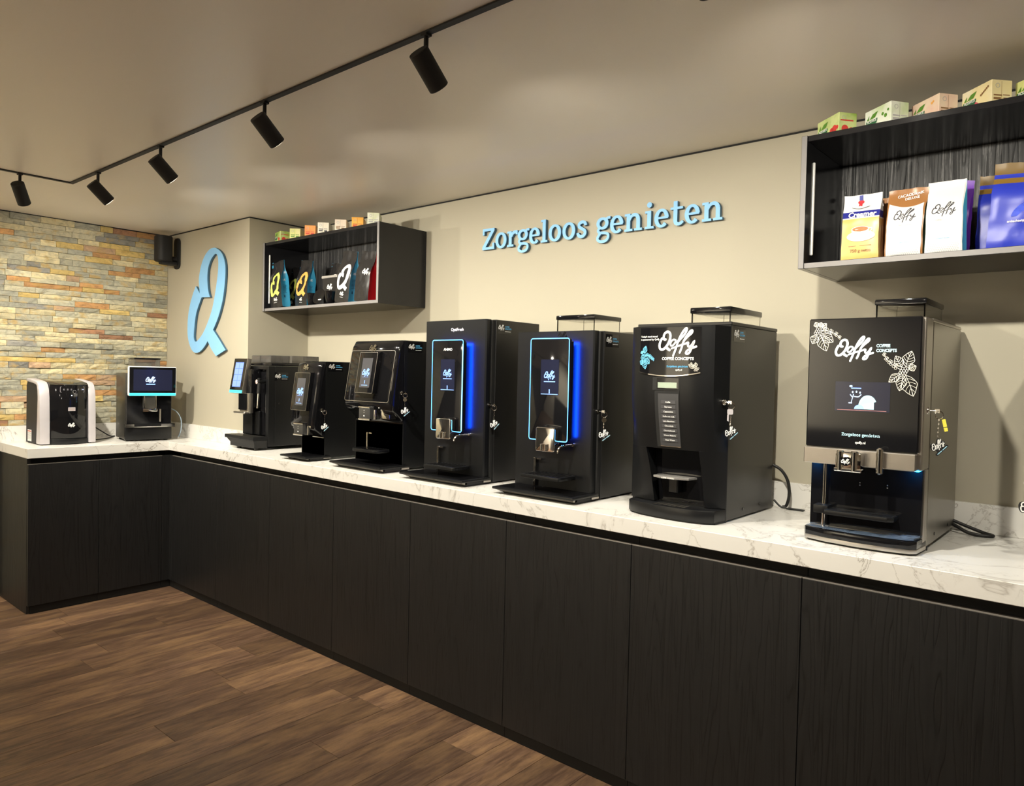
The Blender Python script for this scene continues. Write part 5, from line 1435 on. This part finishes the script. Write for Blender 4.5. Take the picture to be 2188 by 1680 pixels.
def panel_art(h, w, top, txt):
    def a(t, fm, fs):
        p = B().patch(-w/2, w/2, .004, top, fm, 16, 22, vtop=(lambda u: top-.012*math.cos(u/w*PI*1.0)-.05*u) if txt else None)
        p.done('front_label', PANELW, t, smooth=45, local=True)
        f1 = lambda u, v, tt=0: fm(u, v, .0006)
        b = B(); wordmark(b, fshift(f1, 0, h*.60), .058, .8); b.done('wordmark', DARKP, t, smooth=0, local=True)
        b = B(); text(b, 'COFFEE CONCEPTS', .0052, fshift(f1, 0, h*.45), .01, sx=1.1); b.done('lettering', GREYP, t, smooth=0, local=True)
        b = B(); text(b, 'Zorgeloos genieten', .0042, fshift(f1, 0, h*.205), .01); b.done('lettering', BLUEP, t, smooth=0, local=True)
        k = B()
        for j in range(5):
            for i in range(15):
                u = -w/2+.004+(w-.008)*(i+.5*(j % 2))/15; k.disc(u, .008+.0052*j, .0011+.0002*(4-j), .0011+.0002*(4-j), f1, 6)
        k.done('dot_print', GREYP, t, smooth=0, local=True)
        if txt:
            b = B(); f5 = frot(fshift(f1, .008, h*.875), -.10 if False else .12)
            text(b, 'CACAODRINK', .0105, fshift(f5, 0, .004), .02); text(b, 'DELUXE', .0105, fshift(f5, .004, -.007), .02); b.done('lettering', WHITE, t, smooth=0, local=True)
    return a
g3 = 'drink powder bags in the right shelf box'
bag('brown cacao bag with white front label beside the creamer bags', (4.060, .340, ZS), .104, .060, .204, BROWN, BROWN, panel_art(.204, .094, .160, True), 1, -3, 21, g3, .0035, .06, .008, 'cacao bag', 'cacao_bag', widen=.08)
bag('brown cacao bag half hidden behind the front cacao bag', (4.035, .425, ZS), .104, .060, .206, BROWN, BROWN, None, -3, 0, 22, g3, .004, .08, .008, 'cacao bag', 'cacao_bag')
bag('white drink bag with black script logo and cyan side', (4.163, .338, ZS), .096, .058, .212, PANELW, mat('cyan_foil', (.10, .58, .75), .3), panel_art(.212, .090, .203, False), 0, -2, 23, g3, .0025, .05, .008, 'drink bag', 'drink_bag')
bag('purple drink bag half hidden behind the white drink bag', (4.160, .418, ZS), .090, .060, .222, mat('purple_foil', (.14, .035, .38), .3, nz=.1), 'purple_foil', None, 3, 0, 24, g3, .005, .05, .010, 'drink bag', 'drink_bag')
zbands('royal_print', [(0, (.018, .035, .42)), (.178, (.20, .115, .02)), (.192, (.018, .035, .42)), (.205, (.16, .095, .02))], .38)
def royal_art(t, fm, fs):
    f1 = lambda u, v, tt=0: fm(u, v, .0005)
    b = B().disc(.030, .148, .018, .026, f1, 24).disc(.026, .085, .042, .038, f1, 24, 0, 0, PI); b.done('emblem_print', mat('royal_light', (.035, .075, .62), .35, nz=.25, ns=120), t, smooth=0, local=True)
    b = B(); text(b, 'ambachtelijk gebrand', .0085, fshift(lambda u, v, tt=0: fm(u, v, .0010), .012, .070), .02); b.done('lettering', WHITE, t, smooth=0, local=True)
    b = B()
    for q in ((.020, .110), (.028, .114), (.024, .120), (.033, .108)): b.disc(*q, .0055, .004, lambda u, v, tt=0: fm(u, v, .0010), 10)
    b.done('emblem_gold', mat('gold_print', (.55, .36, .12), .35, metal=.5), t, smooth=0, local=True)
    B().disc(.048, .222, .014, .010, f1, 16).done('seal_print', mat('seal_red', (.6, .02, .03), .5, nz=0), t, smooth=0, local=True)
g4 = 'blue coffee bags with gold bands in the right shelf box'
bag('front royal blue coffee bag with gold band at right edge of photo', (4.333, .345, ZS), .136, .070, .236, 'royal_print', 'royal_print', royal_art, 3, 0, 31, g4, .004, .05, .006)
bag('royal blue coffee bag with gold band standing behind the front blue bag', (4.288, .440, ZS), .128, .066, .236, 'royal_print', 'royal_print', royal_art, 1, 0, 32, g4, .004, .05, .006)

# ---- tea boxes on top of the shelf boxes
def two_tone(name, c1, c2, s=14, lo=.42, hi=.62):
    if name in MATS: return MATS[name]
    m = bpy.data.materials.new(name); m.use_nodes = True
    nt = m.node_tree; b = nt.nodes['Principled BSDF']; L = nt.links.new
    vec, _ = coords(nt, (1, 1, 1))
    n = nd(nt, 'ShaderNodeTexNoise', Scale=float(s), Detail=4.0); L(vec, n.inputs['Vector'])
    r = ramp(nt, [(lo, c1), (hi, c2)]); L(n.outputs['Fac'], r.inputs[0]); L(r.outputs[0], b.inputs['Base Color']); b.inputs['Roughness'].default_value = .4
    MATS[name] = m; return m
GRN = mat('leaf_green', (.10, .26, .03), .5, nz=.1); DGRN = mat('emblem_green', (.02, .13, .05), .5, nz=0); BROWNP = mat('brown_print', (.25, .13, .05), .5, nz=0)
def tea_box(label, corner, th, body, l=.110, w=.062, h=.066, zt=2.1535, accent=None, endart=None, emblem_bg=None):
    a = math.radians(th); c, s = math.cos(a), math.sin(a)
    q = (l/2, -w/2); cx, cy = corner[0]-(c*q[0]-s*q[1]), corner[1]-(s*q[0]+c*q[1])
    t = thing('tea_box', label, 'tea box', (cx, cy, zt), 'tea boxes on top of the shelf boxes', (0, 0, a), local=True)
    B().box(-l/2, l/2, -w/2, w/2, 0, h, .0012).done('carton', body, t, smooth=0)
    f = lambda u, v, tt=0: V((u, -w/2-.0007-tt, v))
    e = lambda u, v, tt=0: V((l/2+.0007+tt, u, v))
    bd = dict(smooth=0, local=True)
    if emblem_bg: B().disc(-.022, .006, .036, .022, f, 24, 0, 0, PI).done('print_patch', emblem_bg, t, **bd)
    f1 = lambda u, v, tt=0: f(u, v, .0005)
    b = B().disc(-.024, .030, .024, .016, f1, 24, 0, PI, 2*PI).rect(-.048, 0, .029, .034, f1); b.done('emblem', DGRN, t, **bd)
    b = B().slab([V((x, z, 0)) for x, z in ((-.046, .036), (-.036, .036), (-.035, .050))], f1).slab([V((x, z, 0)) for x, z in ((-.034, .036), (-.010, .038), (.002, .054), (-.020, .050))], f1); b.done('leaf_print', GRN, t, **bd)
    b = B(); text(b, 'PICKWICK', .0105, fshift(lambda u, v, tt=0: f(u, v, .0010), -.023, .0265), .025, sx=.82); b.done('lettering', WHITE, t, **bd)
    if accent:
        k = B()
        for (u, v, r) in accent[1]: k.disc(u, v, r, r, f1, 14)
        k.done('fruit_print', accent[0], t, **bd)
    m1, kind = endart
    k = B()
    if kind == 'text':
        k.rect(-w*.40, w*.0, .022, .026, e).rect(-w*.40, -w*.05, .012, .018, e).rect(w*.08, w*.36, .010, .018, e).rect(w*.05, w*.38, .024, .0265, e).rect(-.002, -.0012, .004, h-.004, e)
    elif kind == 'fruit':
        k.disc(-.010, .016, .012, .012, e, 14).disc(.012, .012, .010, .010, e, 14).rect(-w*.42, w*.3, .040, .044, e)
    k.done('end_print', m1, t, **bd)
    B().ribbon([(.006*math.cos(x)-.014, .006*math.sin(x)+h-.016) for x in [2*PI*i/12 for i in range(12)]], .0014, lambda u, v, tt=0: e(u, v, .0005), sm=1, closed=True).done('round_mark', GREYP, t, **bd)
T_GREEN = two_tone('tea_green', (.60, .68, .30), (.30, .45, .08)); T_MINT = two_tone('tea_mint', (.80, .84, .74), (.58, .70, .42)); T_PEACH = two_tone('tea_peach', (.82, .66, .50), (.80, .52, .42)); T_YELL = two_tone('tea_yellow', (.84, .72, .40), (.84, .78, .58)); T_LIME = two_tone('tea_lime', (.72, .74, .28), (.80, .74, .42))
T_ORNG = two_tone('tea_orange', (.82, .27, .06), (.88, .42, .10)); T_CREAM = two_tone('tea_cream', (.80, .74, .62), (.86, .82, .74)); T_WHITE = two_tone('tea_white', (.84, .84, .76), (.66, .72, .42))
REDP = mat('berry_red', (.62, .05, .04), .5, nz=.1); PINK = mat('pink_patch', (.60, .10, .14), .5, nz=.1); BLUEB = mat('blueberry', (.06, .07, .25), .5, nz=.1)
tea_box('green tea box with red berries, first on the right shelf box', (3.869, .302), -38, T_GREEN, accent=(REDP, [(.020, .018, .009), (.034, .020, .012), (.048, .022, .006)]), endart=(REDP, 'fruit'))
tea_box('pale mint and white tea box, second on the right shelf box', (4.017, .297), -36, T_MINT, accent=(GRN, [(.022, .038, .005), (.034, .030, .006), (.044, .044, .004)]), endart=(GREYP, 'text'))
tea_box('peach coloured tea box with red patch, third on the right shelf box', (4.138, .316), -39, T_PEACH, accent=(ORNG, [(.028, .046, .004), (.034, .049, .0035)]), endart=(BROWNP, 'text'), emblem_bg=PINK)
tea_box('yellow tea box with cinnamon stick, fourth on the right shelf box', (4.268, .294), -42, T_YELL, accent=(BROWNP, [(.018, .036, .003), (.023, .039, .003), (.028, .042, .003), (.033, .045, .003), (.038, .048, .003), (.043, .051, .003)]), endart=(BROWNP, 'text'), emblem_bg=PINK)
tea_box('lime yellow tea box cut off by the right edge of the photo', (4.400, .300), -38, T_LIME, endart=(GREYP, 'text'))
hh = .062
tea_box('green and red tea box turned sideways, first on the left shelf box', (.678, .340), -14, T_GREEN, accent=(REDP, [(.022, .018, .010), (.036, .016, .008)]), endart=(REDP, 'fruit'), h=hh, l=.10)
tea_box('green and yellow tea box, second on the left shelf box', (.793, .331), -47, T_LIME, endart=(GRN, 'text'), h=hh)
tea_box('orange tea box, third on the left shelf box', (.948, .329), -46, T_ORNG, endart=(REDP, 'text'), h=hh)
tea_box('cream tea box with dark print, fourth on the left shelf box', (1.082, .325), -46, T_CREAM, endart=(DARKP, 'text'), h=hh)
tea_box('pinkish cream tea box, fifth on the left shelf box', (1.229, .334), -46, two_tone('tea_blush', (.84, .70, .58), (.82, .76, .66)), endart=(BROWNP, 'text'), h=hh)
tea_box('orange tea box with dark wavy line, sixth on the left shelf box', (1.357, .351), -45, two_tone('tea_amber', (.88, .40, .05), (.90, .52, .10)), endart=(REDP, 'text'), h=hh)
tea_box('white and pale green tea box, last at the right end of left shelf box', (1.518, .330), -46, T_WHITE, endart=(GREYP, 'text'), h=hh)
